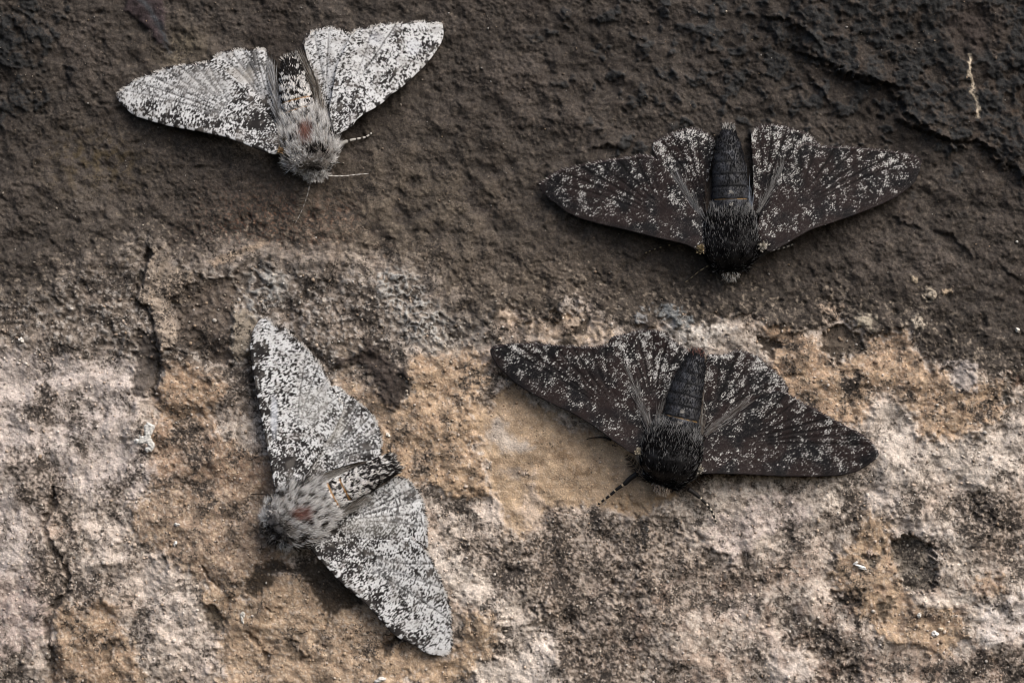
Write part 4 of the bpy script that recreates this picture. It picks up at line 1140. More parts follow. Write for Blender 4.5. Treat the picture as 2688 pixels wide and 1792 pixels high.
# ---- upper left: pale moth
make_moth(dict(
    name="A", style='pale', seed=11, h0=78, group="peppered moths resting on the stone wall",
    label="pale speckled moth on the dark crust, the higher of the two white ones",
    thorax=(0.50, 0.93),
    body=(z2, [(222, 316, 34), (230, 335, 58), (240, 450, 92), (258, 580, 106), (288, 700, 116), (310, 760, 125), (335, 850, 168), (355, 940, 188), (375, 1030, 176), (393, 1090, 118), (400, 1140, 66), (402, 1185, 40)]),
    bodycol=body_pale, lines=((5.0, 0.9), (6.05, 0.9)), abdcol=abd_pale, abd=3200,
    furcol=fur_pale((z2((345, 885)), 20, 31), [(z2((425, 1000)), 28, 16, 1.5), (z2((390, 1090)), 34, 9, 1.6), (z2((240, 1010)), 18, 10, 0.4)], 0.34),
    tuft=cols((60, 56, 54), (200, 196, 190)), face=cols((240, 238, 234), (214, 210, 204), (150, 144, 138)),
    spots=[(z2, (168, 990), 6, (166, 142, 112))],
    wings=[
        dict(z=z1, kind="hindwing", seed=2, h0=40, h1=10, base=(1700, 1120),
             poly=[(1700, 1130), (1670, 950), (1640, 800), (1615, 600), (1605, 480), (1580, 410), (1530, 375), (1400, 385), (1270, 378), (1130, 412), (1060, 460), (1000, 540), (1100, 700), (1300, 900), (1550, 1050)],
             costa=[(1700, 1130), (1300, 900), (1000, 540)], margin=[(1605, 480), (1580, 410), (1530, 375), (1400, 385), (1270, 378), (1130, 412), (1060, 460)],
             blots=[((1440, 500), 70, 160, 0.55), ((1420, 560), 60, 60, 0.4), ((1600, 850), 60, 200, 0.3)], extra=[((1250, 640), 150, 110, (150, 144, 136), 0.5), ((1400, 640), 60, 90, (176, 170, 162), 0.6)], tone=-0.05),
        dict(z=z1, kind="forewing", seed=5, base=(1700, 1250),
             poly=[(1690, 1150), (1710, 1300), (1690, 1420), (1550, 1388), (1350, 1310), (1150, 1240), (850, 1180), (600, 1130), (400, 1070), (270, 1020), (170, 930), (108, 855), (112, 815), (150, 780), (270, 690), (430, 630), (570, 575), (720, 545), (900, 520), (1050, 505), (1180, 600), (1350, 740), (1500, 920), (1620, 1050)],
             costa=[(1690, 1420), (1550, 1388), (1350, 1310), (1150, 1240), (850, 1180), (600, 1130), (400, 1070), (270, 1020), (170, 930), (108, 855)],
             margin=[(112, 815), (150, 780), (270, 690), (430, 630), (570, 575), (720, 545), (900, 520), (1050, 505)],
             blots=[((400, 970), 110, 85, 0.55), ((640, 1060), 110, 50, 0.4), ((1000, 1120), 140, 50, 0.55), ((1500, 1110), 160, 80, 0.5), ((1050, 990), 110, 60, 0.3), ((1330, 1060), 60, 50, 0.3)],
             extra=[((950, 700), 330, 170, (150, 146, 142), 0.38)]),
        dict(z=z2, kind="hindwing", seed=8, h0=40, h1=11, base=(480, 720),
             poly=[(455, 720), (440, 620), (400, 480), (345, 350), (315, 235), (330, 190), (380, 140), (480, 115), (560, 130), (640, 165), (700, 240), (650, 450), (560, 650), (510, 740)],
             costa=[(510, 740), (560, 650), (650, 450), (700, 240)], margin=[(315, 235), (330, 190), (380, 140), (480, 115), (560, 130), (640, 165)], tone=-0.10, vfr=(0.3, 0.6),
             extra=[((400, 560), 40, 200, (120, 112, 104), 0.5)]),
        dict(z=z2, kind="forewing", seed=12, base=(500, 790), h0=66, h1=16,
             poly=[(500, 700), (520, 800), (545, 870), (600, 850), (660, 815), (690, 770), (755, 720), (810, 690), (880, 640), (930, 590), (990, 548), (1100, 445), (1160, 385), (1240, 280), (1285, 185), (1275, 92), (1200, 82), (1130, 74), (1050, 84), (950, 95), (870, 97), (780, 115), (700, 130), (655, 160), (600, 280), (550, 400), (515, 600)],
             costa=[(545, 870), (600, 850), (660, 815), (755, 720), (880, 640), (990, 548), (1100, 445), (1160, 385), (1240, 280), (1285, 185)],
             margin=[(1275, 92), (1200, 82), (1130, 74), (1050, 84), (950, 95), (870, 97), (780, 115), (700, 130), (655, 160)], vfr=(0.5, 0.75),
             blots=[((1190, 270), 75, 80, 0.65), ((930, 490), 110, 65, 0.45), ((590, 690), 90, 45, 0.5), ((990, 170), 60, 55, 0.3), ((870, 340), 60, 60, 0.3), ((720, 720), 60, 40, 0.3)],
             extra=[((1080, 260), 60, 70, (206, 210, 222), 0.22), ((820, 200), 60, 60, (206, 210, 222), 0.2)], tone=-0.10),
    ],
    hairs=[(z2, [(168, 800), (125, 620), (95, 450), (70, 330)], 5.5, 420, [(176, 176, 176), (140, 138, 136), (200, 200, 202), (110, 104, 98)], 52, 46),
           (z2, [(445, 740), (400, 560), (330, 380), (280, 255)], 6, 420, [(150, 142, 132), (112, 102, 92), (84, 76, 68), (180, 176, 170)], 54, 48)],
    antennae=[(z2, [(455, 1145), (520, 1152), (600, 1150), (680, 1140), (765, 1132)], 7, ((206, 202, 198), (150, 144, 138), (112, 104, 96))),
              (z2, [(365, 1190), (352, 1240), (335, 1300), (300, 1390), (255, 1480)], 24, ((168, 162, 156), (104, 96, 88), (104, 95, 84)))],
    legs=[(z2, [(540, 945), (590, 920), (650, 900), (700, 890), (745, 878), (785, 850)], 6.0, ((196, 192, 186), (60, 54, 50))),
          (z2, [(300, 1120), (255, 1085), (215, 1050)], 4.5, ((90, 80, 70), (60, 52, 46)))],
))

# ---- lower left: pale moth
cfg_dark = 0.10; cfg_bar = 0.55
make_moth(dict(
    name="D", style='pale', seed=23, h0=50, group="peppered moths resting on the stone wall",
    label="white peppered moth spread sideways on the ochre stone",
    thorax=(0.54, 0.93),
    body=(z8, [(1072, 82, 40), (1050, 95, 78), (950, 145, 92), (820, 215, 98), (700, 280, 104), (600, 330, 114), (520, 372, 140), (430, 428, 196), (330, 485, 214), (235, 543, 188), (172, 584, 126), (130, 610, 80), (105, 625, 45)]),
    bodycol=body_pale, lines=((5.0, 0.9), (6.05, 0.9)), abdcol=abd_pale, abd=3400,
    furcol=fur_pale((z8((375, 462)), 31, 20), [(z8((240, 570)), 28, 22, 1.4), (z8((170, 540)), 12, 32, 1.3), (z8((330, 640)), 30, 14, 0.5), (z8((350, 290)), 26, 14, 0.4)], 0.22),
    tuft=cols((60, 56, 54), (200, 196, 190), (90, 86, 84)), face=cols((70, 64, 60), (150, 142, 134), (50, 44, 40)),
    wings=[
        dict(z=z7, kind="hindwing", seed=2, h0=34, h1=10, base=(560, 1390),
             poly=[(550, 1400), (700, 1330), (900, 1260), (1050, 1230), (1130, 1210), (1155, 1120), (1140, 1000), (1105, 910), (1060, 850), (1000, 790), (890, 710), (820, 655), (750, 660), (700, 900), (560, 1250)],
             costa=[(550, 1400), (560, 1250), (700, 900), (750, 660)], margin=[(1130, 1210), (1155, 1120), (1140, 1000), (1105, 910), (1060, 850), (1000, 790), (890, 710), (820, 655)],
             blots=[((940, 810), 70, 70, 0.5), ((1060, 1110), 60, 50, 0.5), ((880, 980), 30, 60, 0.5), ((960, 1100), 50, 40, 0.4), ((900, 1200), 200, 30, 0.35), ((850, 700), 40, 40, 0.4)], tone=0.0,
             extra=[((760, 960), 120, 160, (186, 182, 174), 0.3)]),
        dict(z=z7, kind="forewing", seed=5, base=(440, 1400), h0=52, h1=14,
             poly=[(540, 1370), (440, 1440), (330, 1440), (290, 1290), (250, 1100), (210, 900), (175, 720), (145, 560), (125, 430), (115, 330), (130, 230), (155, 170), (190, 120), (235, 105), (275, 125), (310, 170), (400, 190), (440, 240), (540, 320), (640, 430), (700, 520), (750, 630), (850, 780), (800, 950), (700, 1110), (600, 1280)],
             costa=[(330, 1440), (290, 1290), (250, 1100), (210, 900), (175, 720), (145, 560), (125, 430), (115, 330), (130, 230), (155, 170)],
             margin=[(235, 105), (275, 125), (310, 170), (400, 190), (440, 240), (540, 320), (640, 430), (700, 520), (750, 630), (840, 770)], vfr=(0.45, 0.62, 0.78, 0.94),
             blots=[((190, 370), 85, 75, 0.95), ((180, 540), 55, 45, 0.8), ((285, 555), 28, 28, 0.6), ((235, 820), 40, 60, 0.8), ((350, 790), 40, 36, 0.35), ((440, 1250), 110, 60, 0.55), ((510, 340), 50, 40, 0.5), ((450, 275), 30, 30, 0.5), ((345, 195), 22, 26, 0.5), ((300, 1250), 40, 70, 0.5), ((390, 1080), 110, 60, 0.2)],
             extra=[((310, 880), 35, 200, (196, 200, 208), 0.55), ((620, 800), 180, 180, (190, 187, 180), 0.25)], tone=-0.10),
        dict(z=z8, kind="hindwing", seed=8, h0=34, h1=9, base=(540, 560),
             poly=[(540, 560), (650, 480), (800, 365), (950, 270), (1055, 200), (1135, 212), (1215, 285), (1262, 380), (1288, 500), (1296, 620), (1270, 730), (1000, 700), (700, 650)],
             costa=[(540, 560), (700, 650), (1000, 700), (1270, 730)], margin=[(1055, 200), (1135, 212), (1215, 285), (1262, 380), (1288, 500), (1296, 620)],
             blots=[((1180, 330), 40, 60, 0.4), ((1080, 520), 50, 30, 0.4)], tone=-0.02, extra=[((900, 560), 250, 100, (190, 186, 178), 0.25)]),
        dict(z=z8, kind="forewing", seed=12, base=(500, 660), h0=48, h1=13,
             poly=[(560, 600), (470, 640), (450, 720), (560, 850), (650, 950), (750, 1040), (850, 1130), (950, 1240), (1040, 1340), (1110, 1390), (1200, 1430), (1290, 1490), (1400, 1508), (1455, 1485), (1475, 1430), (1474, 1330), (1468, 1230), (1455, 1130), (1422, 1030), (1388, 930), (1346, 850), (1304, 765), (1262, 705), (1190, 640), (1000, 655), (700, 640)],
             costa=[(450, 720), (560, 850), (650, 950), (750, 1040), (850, 1130), (950, 1240), (1040, 1340), (1110, 1390), (1200, 1430), (1290, 1490)],
             margin=[(1400, 1508), (1455, 1485), (1475, 1430), (1474, 1330), (1468, 1230), (1455, 1130), (1422, 1030), (1388, 930), (1346, 850), (1304, 765), (1262, 705), (1190, 640)], vfr=(0.3, 0.55, 0.75),
             blots=[((1210, 1390), 110, 60, 0.6), ((900, 1110), 70, 50, 0.7), ((950, 1020), 50, 50, 0.4), ((620, 740), 60, 60, 0.5), ((910, 770), 60, 50, 0.4), ((1060, 1310), 40, 40, 0.5), ((1130, 1030), 60, 26, 0.4), ((1300, 900), 30, 30, 0.5), ((760, 880), 60, 50, 0.3), ((690, 930), 40, 40, 0.4)],
             extra=[((1190, 1280), 60, 40, (196, 196, 194), 0.5)], tone=-0.10),
    ],
    hairs=[(z8, [(400, 250), (500, 225), (620, 185), (790, 150)], 6, 360, [(150, 146, 140), (112, 104, 96), (88, 82, 76), (176, 172, 166)], 42, 46),
           (z8, [(600, 500), (680, 450), (760, 410), (880, 330)], 6, 300, [(150, 146, 140), (112, 104, 96), (88, 82, 76), (190, 186, 180)], 40, 40)],
    antennae=[(z8, [(130, 585), (118, 500), (128, 400), (150, 320)], 9, ((120, 112, 104), (80, 72, 64), (70, 62, 54))),
              (z8, [(150, 640), (240, 690), (330, 715), (420, 720)], 8, ((110, 100, 92), (80, 72, 64), (70, 62, 54)))],
    legs=[(z8, [(430, 705), (490, 770), (540, 820)], 5.0, ((70, 62, 56), (150, 142, 134))),
          (z8, [(160, 330), (110, 325), (60, 322), (0, 325)], 3.0, ((60, 50, 42), (70, 60, 50)))],
))

# ---- upper right: dark moth
make_moth(dict(
    name="B", style='dark', seed=37, h0=70, group="peppered moths resting on the stone wall",
    label="black moth with fine white flecks, resting wholly on the dark crust",
    thorax=(0.56, 0.93),
    body=(z4, [(232, 108, 16), (231, 130, 40), (227, 180, 66), (225, 240, 92), (224, 300, 110), (228, 450, 138), (234, 600, 150), (238, 750, 156), (240, 850, 164), (240, 950, 212), (240, 1100, 236), (242, 1230, 214), (245, 1330, 128), (245, 1385, 76), (245, 1425, 44)]),
    furend=3, abd=1500, facew=0.6, facen=150, bodycol=body_dark, lines=((6.0, 0.92),), dots=(5.45, 6.45), abdcol=abd_dark, furcol=fur_dark,
    tuft=cols((196, 192, 186), (170, 166, 160), (60, 58, 58)), face=cols((206, 204, 198), (170, 160, 148), (90, 84, 78)),
    spots=[(z4, (510, 1145), 9, (206, 200, 188)), (z3, (1485, 1165), 8, (176, 160, 128))],
    wings=[
        dict(z=z3, kind="hindwing", seed=2, h0=40, h1=10, base=(1560, 940), tone=0.04,
             poly=[(1570, 950), (1540, 800), (1560, 600), (1590, 420), (1615, 240), (1580, 190), (1500, 150), (1410, 122), (1330, 145), (1260, 165), (1170, 215), (1100, 240), (1090, 320), (1130, 400), (1250, 650), (1450, 900)],
             costa=[(1450, 900), (1250, 650), (1130, 400), (1090, 320)], margin=[(1615, 240), (1580, 190), (1500, 150), (1410, 122), (1330, 145), (1260, 165), (1100, 240)],
             blots=[((1430, 450), 80, 90, 0.32), ((1150, 300), 60, 70, 0.5), ((1220, 420), 60, 70, 0.4), ((1400, 180), 150, 50, 0.2)]),
        dict(z=z3, kind="forewing", seed=5, base=(1510, 1090), h1=14,
             poly=[(1520, 930), (1535, 1080), (1520, 1200), (1350, 1125), (1100, 1065), (850, 1000), (600, 940), (400, 870), (250, 770), (160, 690), (118, 600), (200, 545), (260, 500), (400, 455), (530, 430), (700, 400), (880, 375), (1000, 358), (1100, 385), (1200, 480), (1300, 620), (1400, 790)],
             costa=[(1520, 1200), (1350, 1125), (1100, 1065), (850, 1000), (600, 940), (400, 870), (250, 770), (160, 690), (118, 600)],
             margin=[(118, 600), (200, 545), (260, 500), (400, 455), (530, 430), (700, 400), (880, 375), (1000, 358), (1100, 385)],
             blots=[((300, 550), 60, 60, 0.25), ((650, 500), 60, 60, 0.25), ((1020, 630), 40, 40, 0.3), ((1300, 760), 110, 90, 0.18), ((700, 760), 130, 60, 0.15)]),
        dict(z=z4, kind="hindwing", seed=8, h0=40, h1=11, base=(450, 880), tone=0.10,
             poly=[(430, 870), (440, 700), (440, 500), (430, 300), (430, 180), (470, 120), (590, 95), (720, 105), (750, 130), (880, 160), (960, 220), (1015, 275), (900, 420), (750, 620), (600, 820)],
             costa=[(600, 820), (750, 620), (900, 420), (1015, 275)], margin=[(430, 180), (470, 120), (590, 95), (720, 105), (750, 130), (880, 160), (960, 220), (1015, 275)],
             blots=[((540, 460), 60, 50, 0.3), ((900, 230), 70, 50, 0.3)]),
        dict(z=z4, kind="forewing", seed=12, base=(500, 1040), h1=16, tone=0.05,
             poly=[(480, 900), (470, 1040), (555, 1185), (700, 1125), (900, 1010), (1100, 940), (1330, 860), (1550, 770), (1700, 690), (1810, 600), (1860, 510), (1878, 420), (1840, 370), (1750, 340), (1600, 320), (1450, 305), (1250, 290), (1020, 283), (880, 258), (800, 310), (770, 350), (720, 430), (620, 620), (520, 800)],
             costa=[(555, 1185), (700, 1125), (900, 1010), (1100, 940), (1330, 860), (1550, 770), (1700, 690), (1810, 600), (1860, 510)],
             margin=[(1878, 420), (1840, 370), (1750, 340), (1600, 320), (1450, 305), (1250, 290), (1020, 283), (880, 258), (800, 310)],
             blots=[((1650, 400), 120, 90, 0.2), ((1180, 570), 60, 50, 0.25), ((820, 470), 110, 60, 0.15), ((600, 950), 80, 90, 0.15), ((1500, 560), 120, 90, 0.12)]),
    ],
    hairs=[(z4, [(400, 860), (385, 720), (360, 600), (330, 470)], 4, 150, [(130, 140, 156), (90, 94, 102), (160, 166, 176)], 56, 46),
           (z4, [(470, 860), (560, 720), (640, 560), (700, 380)], 5, 260, [(120, 118, 116), (80, 76, 74), (150, 148, 146)], 52, 40),
           (z3, [(1500, 920), (1420, 780), (1340, 630), (1240, 460)], 6, 260, [(120, 120, 122), (88, 86, 86), (150, 150, 150)], 50, 38),
           (z3, [(1570, 880), (1560, 700), (1575, 560)], 4, 120, [(70, 60, 54), (90, 80, 72)], 44, 44)],
    antennae=[(z3, [(1560, 1300), (1480, 1350), (1420, 1400), (1360, 1445)], 7, ((168, 152, 120), (70, 62, 54), (56, 48, 42))),
              (z4, [(330, 1370), (380, 1310), (470, 1260), (560, 1200)], 7, ((90, 86, 80), (50, 48, 46), (50, 46, 44)))],
    legs=[(z4, [(480, 1225), (540, 1190), (640, 1160), (730, 1138), (800, 1110)], 5.5, ((54, 52, 52), (190, 186, 178))),
          (z3, [(1350, 1100), (1250, 1120), (1130, 1150), (1010, 1195)], 3.2, ((44, 36, 30), (170, 154, 122)))],
))

# ---- lower right: dark moth
make_moth(dict(
    name="C", combw=2.4, style='dark', seed=53, h0=56, group="peppered moths resting on the stone wall",
    label="black peppered moth on the pale stone with banded front legs reaching out below its head",
    thorax=(0.55, 0.93),
    body=(z5, [(1592, 222, 18), (1593, 240, 40), (1566, 330, 84), (1530, 450, 108), (1490, 600, 128), (1465, 720, 138), (1445, 790, 148), (1415, 880, 196), (1387, 1000, 218), (1365, 1110, 192), (1345, 1190, 112), (1330, 1235, 68), (1325, 1268, 40)]),
    furend=3, abd=1500, facew=0.6, facen=150, bodycol=body_dark, lines=((6.0, 0.92),), dots=(5.45, 6.45), abdcol=abd_dark, furcol=fur_dark,
    tuft=cols((150, 110, 100), (90, 84, 82), (60, 58, 58)), face=cols((226, 212, 196), (204, 184, 164), (160, 140, 122)),
    spots=[(z6, (212, 1075), 9, (206, 200, 188)), (z5, (1165, 960), 9, (200, 190, 170))],
    wings=[
        dict(z=z5, kind="hindwing", seed=2, h0=38, h1=10, base=(1260, 790), tone=0.12,
             poly=[(1250, 800), (1290, 700), (1350, 580), (1430, 430), (1500, 320), (1535, 250), (1490, 200), (1430, 160), (1370, 100), (1300, 80), (1220, 75), (1140, 85), (1060, 105), (980, 125), (945, 180), (1020, 350), (1150, 640)],
             costa=[(1250, 800), (1150, 640), (1020, 350), (945, 180)], margin=[(1535, 250), (1490, 200), (1430, 160), (1370, 100), (1300, 80), (1220, 75), (1140, 85), (1060, 105), (980, 125)],
             blots=[((1330, 360), 110, 80, 0.25), ((1060, 300), 60, 150, 0.2), ((1240, 420), 60, 60, 0.15)]),
        dict(z=z5, kind="forewing", seed=5, base=(1200, 900), h0=58, h1=14, tone=0.05,
             poly=[(1235, 800), (1220, 900), (1150, 985), (1000, 900), (850, 790), (700, 695), (560, 630), (420, 560), (300, 490), (200, 410), (110, 310), (75, 230), (100, 195), (200, 178), (350, 172), (500, 180), (640, 190), (800, 200), (880, 195), (950, 180), (1010, 260), (1080, 400), (1140, 550), (1220, 740)],
             costa=[(1150, 985), (1000, 900), (850, 790), (700, 695), (560, 630), (420, 560), (300, 490), (200, 410), (110, 310), (75, 230)],
             margin=[(100, 195), (200, 178), (350, 172), (500, 180), (640, 190), (800, 200), (880, 195), (950, 180)],
             blots=[((260, 260), 80, 70, 0.22), ((520, 270), 60, 60, 0.15), ((700, 450), 90, 60, 0.15), ((1060, 600), 80, 100, 0.12)]),
        dict(z=z6, kind="hindwing", seed=8, h0=38, h1=11, base=(220, 800), tone=0.04,
             poly=[(210, 810), (215, 700), (230, 600), (250, 400), (270, 260), (280, 215), (330, 205), (400, 205), (470, 185), (520, 170), (580, 190), (680, 230), (740, 290), (830, 370), (890, 470), (880, 520), (700, 570), (500, 710), (300, 840)],
             costa=[(300, 840), (500, 710), (700, 570), (880, 520)], margin=[(280, 215), (330, 205), (400, 205), (470, 185), (520, 170), (580, 190), (680, 230), (740, 290), (830, 370), (890, 470)],
             blots=[((440, 520), 70, 60, 0.25), ((830, 440), 60, 60, 0.25), ((600, 470), 110, 60, 0.12)]),
        dict(z=z6, kind="forewing", seed=12, base=(200, 960), h0=58, h1=15, tone=0.02,
             poly=[(250, 850), (200, 940), (195, 1088), (350, 1105), (550, 1110), (750, 1122), (950, 1130), (1150, 1130), (1300, 1120), (1420, 1090), (1520, 1030), (1575, 980), (1570, 930), (1480, 830), (1350, 760), (1200, 680), (1080, 610), (980, 560), (900, 510), (840, 480), (720, 490), (640, 550), (500, 650), (350, 750)],
             costa=[(195, 1088), (350, 1105), (550, 1110), (750, 1122), (950, 1130), (1150, 1130), (1300, 1120), (1420, 1090), (1520, 1030), (1575, 980)],
             margin=[(1570, 930), (1480, 830), (1350, 760), (1200, 680), (1080, 610), (980, 560), (900, 510), (840, 480)],
             blots=[((1180, 740), 110, 60, 0.15), ((700, 640), 110, 60, 0.15), ((330, 960), 110, 70, 0.18), ((1330, 920), 130, 70, 0.12)]),
    ],
    hairs=[(z5, [(1275, 790), (1330, 640), (1410, 500), (1500, 330)], 4, 180, [(96, 92, 90), (74, 64, 58), (130, 128, 126)], 46, 40),
           (z5, [(1235, 800), (1180, 640), (1120, 480), (1040, 300)], 5.5, 260, [(150, 148, 146), (110, 106, 104), (84, 78, 76)], 50, 38),
           (z6, [(215, 810), (215, 700), (215, 600), (195, 480)], 5, 200, [(120, 112, 104), (84, 74, 66), (150, 148, 144)], 48, 46),
           (z6, [(250, 820), (400, 710), (520, 620), (660, 530)], 6, 260, [(120, 114, 110), (84, 76, 72), (140, 138, 136)], 46, 40)],
    antennae=[(z5, [(1240, 1185), (1180, 1130), (1120, 1060), (1075, 985)], 20, ((120, 104, 88), (70, 60, 52), (52, 42, 35))),
              (z6, [(40, 1215), (120, 1190), (220, 1150), (330, 1108)], 20, ((120, 104, 88), (70, 60, 52), (52, 42, 35)))],
    legs=[(z5, [(1150, 1125), (1100, 1160), (1060, 1200), (1010, 1235), (960, 1280), (870, 1352)], 7.5, ((30, 28, 28), (196, 176, 148))),
          (z6, [(130, 1225), (170, 1250), (220, 1290), (270, 1340), (310, 1390), (345, 1475)], 6.5, ((36, 33, 32), (206, 196, 180))),
          (z5, [(960, 880), (920, 862), (860, 860), (800, 868), (785, 878)], 3.6, ((36, 30, 26), (70, 58, 46)))],
))

# ------------------------------------------------------------------ loose chips and grains on the wall
def chip(x, y, rx, ry, rot, hgt, seed, n=22):
    """a small angular flake: dome with a lumpy outline"""
    V = []; F = []
    rings = (1.0, 0.85, 0.5, 0.0)
    hs = (-0.4, 0.55, 0.95, 1.0)
    for rr, hv in zip(rings, hs):
        for k in range(n):
            a = 2 * math.pi * k / n
            w = 1 + 0.22 * float(perlin(np.array([math.cos(a) * 1.4 + seed]), np.array([math.sin(a) * 1.4 + seed * 0.7]), seed % 5)[0]) * 2
            lx, ly = rx * rr * w * math.cos(a), ry * rr * w * math.sin(a)
            qx = x + lx * math.cos(rot) - ly * math.sin(rot); qy = y + lx * math.sin(rot) + ly * math.cos(rot)
            V.append((qx, qy, hv * hgt * (1 + 0.3 * math.sin(3 * a + seed))))
    for r_ in range(3):
        for k in range(n):
            k2 = (k + 1) % n
            F.append((r_ * n + k, (r_ + 1) * n + k, (r_ + 1) * n + k2, r_ * n + k2))
    return np.array(V), F

def flake(poly, hgt, seed):
    """thin crusty flake: uneven outline, crumbly top"""
    p = smooth_poly(poly, 1.6)
    c = p.mean(0)
    tg = np.roll(p, -1, 0) - np.roll(p, 1, 0); tg /= np.linalg.norm(tg, axis=1)[:, None] + 1e-9
    sg = np.sign(np.sum(p[:, 0] * np.roll(p[:, 1], -1) - np.roll(p[:, 0], -1) * p[:, 1]))
    p = p + sg * np.column_stack([tg[:, 1], -tg[:, 0]]) * (1.6 + 3.0 * perlin(p[:, 0] / 5, p[:, 1] / 5, seed))[:, None]
    gx, gy = np.meshgrid(np.arange(p[:, 0].min(), p[:, 0].max(), 1.7), np.arange(p[:, 1].min(), p[:, 1].max(), 1.7))
    gx = gx.ravel(); gy = gy.ravel(); k = sd_poly(gx, gy, p.tolist(), 5) > 1.0
    qx = np.concatenate([p[:, 0], gx[k]]); qy = np.concatenate([p[:, 1], gy[k]]); n = len(p)
    res = delaunay_2d_cdt([Vector((a_, b_)) for a_, b_ in zip(qx, qy)], [(i, (i + 1) % n) for i in range(n)], [], 1, 1e-4)
    V2 = np.array([(v.x, v.y) for v in res[0]])
    d = np.abs(sd_poly(V2[:, 0], V2[:, 1], p.tolist(), 60))
    hv = hgt * (sstep(0, 4.5, d) * 1.1 - 0.35) + hgt * 0.45 * perlin(V2[:, 0] / 6, V2[:, 1] / 6, seed + 2) + hgt * 0.25 * perlin(V2[:, 0] / 2.8, V2[:, 1] / 2.8, seed + 4)
    return np.column_stack([V2, hv]), [(f[0], f[2], f[1], f[1]) for f in res[2]]

def add_chip(name, label, pieces, col, cat="chip", group=None):
    V = []; F = []
    for (x, y, rx, ry, rot, hgt, sd) in pieces:
        if isinstance(x, list): v, f = flake(x, hgt, sd)
        else: v, f = chip(x, y, rx, ry, rot, hgt * 0.7, sd)
        v[:, 2] += float(np.max(wall_h(v[:, 0], v[:, 1]))) * 0.6 + 0.4 * float(np.mean(wall_h(v[:, 0], v[:, 1])))
        F += [tuple(i + len(V) for i in q) for q in f]; V += [tuple(p) for p in v]
    V = np.array(V)
    c = lin(col) * (0.88 + 0.3 * fbm(V[:, 0], V[:, 1], 6, 2, 3))[:, None]
    o = new_mesh(name, P(V[:, 0], V[:, 1], V[:, 2]), F, M_grit, None, c)
    o["label"] = label; o["category"] = cat
    if group: o["group"] = group
    return o

add_chip("lime_flake", "crooked white lime flake, largest of the pale flakes, left of the lower pale moth",
         [(zL([(1215, 655), (1262, 680), (1268, 705), (1250, 745), (1243, 775), (1265, 830), (1266, 868), (1240, 893), (1203, 885), (1202, 864), (1228, 850), (1200, 822), (1160, 830), (1112, 815), (1106, 797), (1148, 786), (1142, 745), (1180, 772), (1196, 750), (1190, 695)]), 0, 0, 0, 0, 3.4, 1)], (214, 211, 205), "flake", "pale chips on the wall")
add_chip("stone_chip", "round white stone chip above the pale stone at the left edge", [(55, 893, 8, 8, 0, 9, 5)], (222, 216, 208), "chip", "pale chips on the wall")
add_chip("stone_chip", "bright angular chip of stone beside a smaller cream one near the bottom right corner", [(2455, 1664, 11, 9, 0.6, 9, 8)], (236, 232, 226), "chip", "pale chips on the wall")
add_chip("stone_chip", "small cream chip of stone touching a bright white one near the bottom right corner", [(2471, 1651, 8, 5, 0.2, 6, 9)], (212, 198, 176), "chip", "pale chips on the wall")
add_chip("lime_flake", "white sliver of lime lying left of the dark round hollow", [(2262, 1489, 19, 5, 0.35, 5, 10), (2248, 1478, 4, 8, 0.9, 4, 11)], (236, 234, 230), "flake", "pale chips on the wall")
add_chip("stone_chip", "pale chip standing on the ochre patch just above the white sliver", [(2285, 1453, 8, 13, 0.1, 9, 12)], (176, 158, 144), "chip", "pale chips on the wall")
add_chip("lime_flake", "thin white flake at the bottom edge under the lower pale moth", [(998, 1783, 15, 6, -0.25, 5, 13)], (226, 222, 216), "flake", "pale chips on the wall")
add_chip("lime_flake", "small white flake on the brown stone left of the lower pale moth's head", [(459, 1426, 4, 9, 0.4, 4, 14)], (228, 228, 226), "flake", "pale chips on the wall")
add_chip("stone_chip", "oval cream chip on the brown stone above a small upright white flake", [(465, 1376, 8, 5, 0.1, 5, 15)], (206, 202, 196), "chip", "pale chips on the wall")
add_chip("lime_flake", "white drip-shaped flake on the ochre stone in the lower left", [(637, 1612, 8, 8, 0, 4, 16), (636, 1627, 4, 11, -0.2, 4, 17)], (206, 202, 194), "flake", "pale chips on the wall")
add_chip("stone_chip", "white chip on the ochre stone just right of the lower pale moth's upper wings", [(1018, 1142, 7, 6, 0.3, 6, 18)], (226, 218, 206), "chip", "pale chips on the wall")
add_chip("stone_chip", "small white chip among the brown grains below the dark hollow", [(2412, 1614, 6, 8, 0.2, 6, 19)], (220, 216, 210), "chip", "pale chips on the wall")
add_chip("stone_chip", "pale square chip stuck in the dark crust at the right", [(2446, 775, 13, 12, 0.75, 6, 20)], (166, 154, 138), "chip", "pale chips on the wall")
add_chip("stone_chip", "round white grain on the dark crust at the right edge", [(2671, 867, 7, 7, 0, 7, 21)], (216, 210, 200), "chip", "pale chips on the wall")

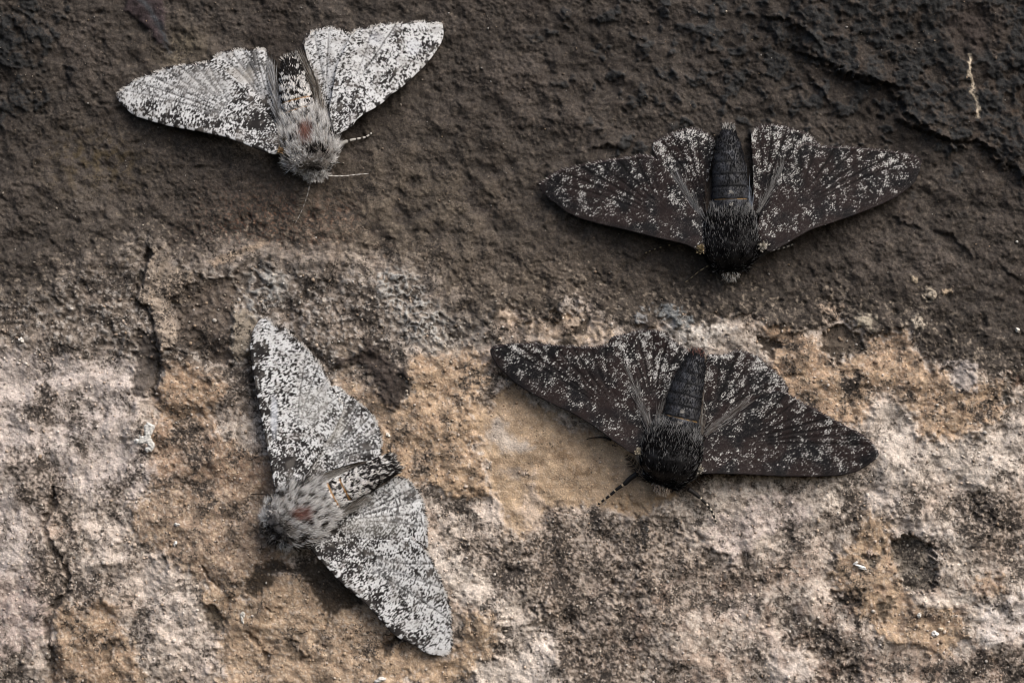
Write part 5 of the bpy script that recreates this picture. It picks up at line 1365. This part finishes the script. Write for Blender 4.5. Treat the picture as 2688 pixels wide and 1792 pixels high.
# countless sand grains scattered over the stone
N = 9000
gx = rng.uniform(-100, 2788, N); gy = rng.uniform(-100, 1892, N)
iy = np.clip(np.searchsorted(GY, gy), 0, ny - 1); ix = np.clip(np.searchsorted(GX, gx), 0, nx - 1)
cr_ = crust[iy, ix]; oc_ = och[iy, ix]; tn_ = tan[iy, ix]
keep = rng.random(N) < (0.16 * cr_ + (1 - cr_) * (0.8 - 0.7 * tn_))
gx, gy, cr_, oc_ = gx[keep], gy[keep], cr_[keep], oc_[keep]; ix, iy = ix[keep], iy[keep]; N = len(gx)
phi = (1 + 5 ** 0.5) / 2
ico = np.array([(-1, phi, 0), (1, phi, 0), (-1, -phi, 0), (1, -phi, 0), (0, -1, phi), (0, 1, phi), (0, -1, -phi), (0, 1, -phi), (phi, 0, -1), (phi, 0, 1), (-phi, 0, -1), (-phi, 0, 1)]) / 1.9
icf = np.array([(0, 11, 5), (0, 5, 1), (0, 1, 7), (0, 7, 10), (0, 10, 11), (1, 5, 9), (5, 11, 4), (11, 10, 2), (10, 7, 6), (7, 1, 8), (3, 9, 4), (3, 4, 2), (3, 2, 6), (3, 6, 8), (3, 8, 9), (4, 9, 5), (2, 4, 11), (6, 2, 10), (8, 6, 7), (9, 8, 1)])
rad = np.clip(rng.lognormal(0.95, 0.35, N), 1.4, 6.0) * (1 - 0.35 * cr_)
V = ico[None] * (rad[:, None, None] * rng.uniform(0.75, 1.25, (N, 12, 1))) * rng.uniform(0.7, 1.3, (N, 1, 3))
V = V + np.stack([gx, gy, wall_h(gx, gy) + rad * 0.25], -1)[:, None, :]
Fg = (icf[None] + 12 * np.arange(N)[:, None, None]).reshape(-1, 3)
wc = C[iy, ix]
pal = np.array([lin(c) for c in ((214, 200, 182), (190, 164, 136), (150, 128, 108), (96, 86, 78), (228, 222, 214))])
pc = pal[rng.integers(0, 5, N)]
mixf = np.where(cr_ > 0.5, 0.25 + 0.4 * (rng.random(N) < 0.12), 0.4)[:, None]
cg = wc * (1 - mixf) + pc * mixf
V = V.reshape(-1, 3)
grit = new_mesh("sand_grains", P(V[:, 0], V[:, 1], V[:, 2]), Fg, M_grit, None, np.repeat(cg, 12, 0), smooth=True)
grit["kind"] = "stuff"
grit["label"] = "loose sand grains stuck all over the rough stone wall"
grit["category"] = "grit"
print("done", round(time.time() - T0, 1))
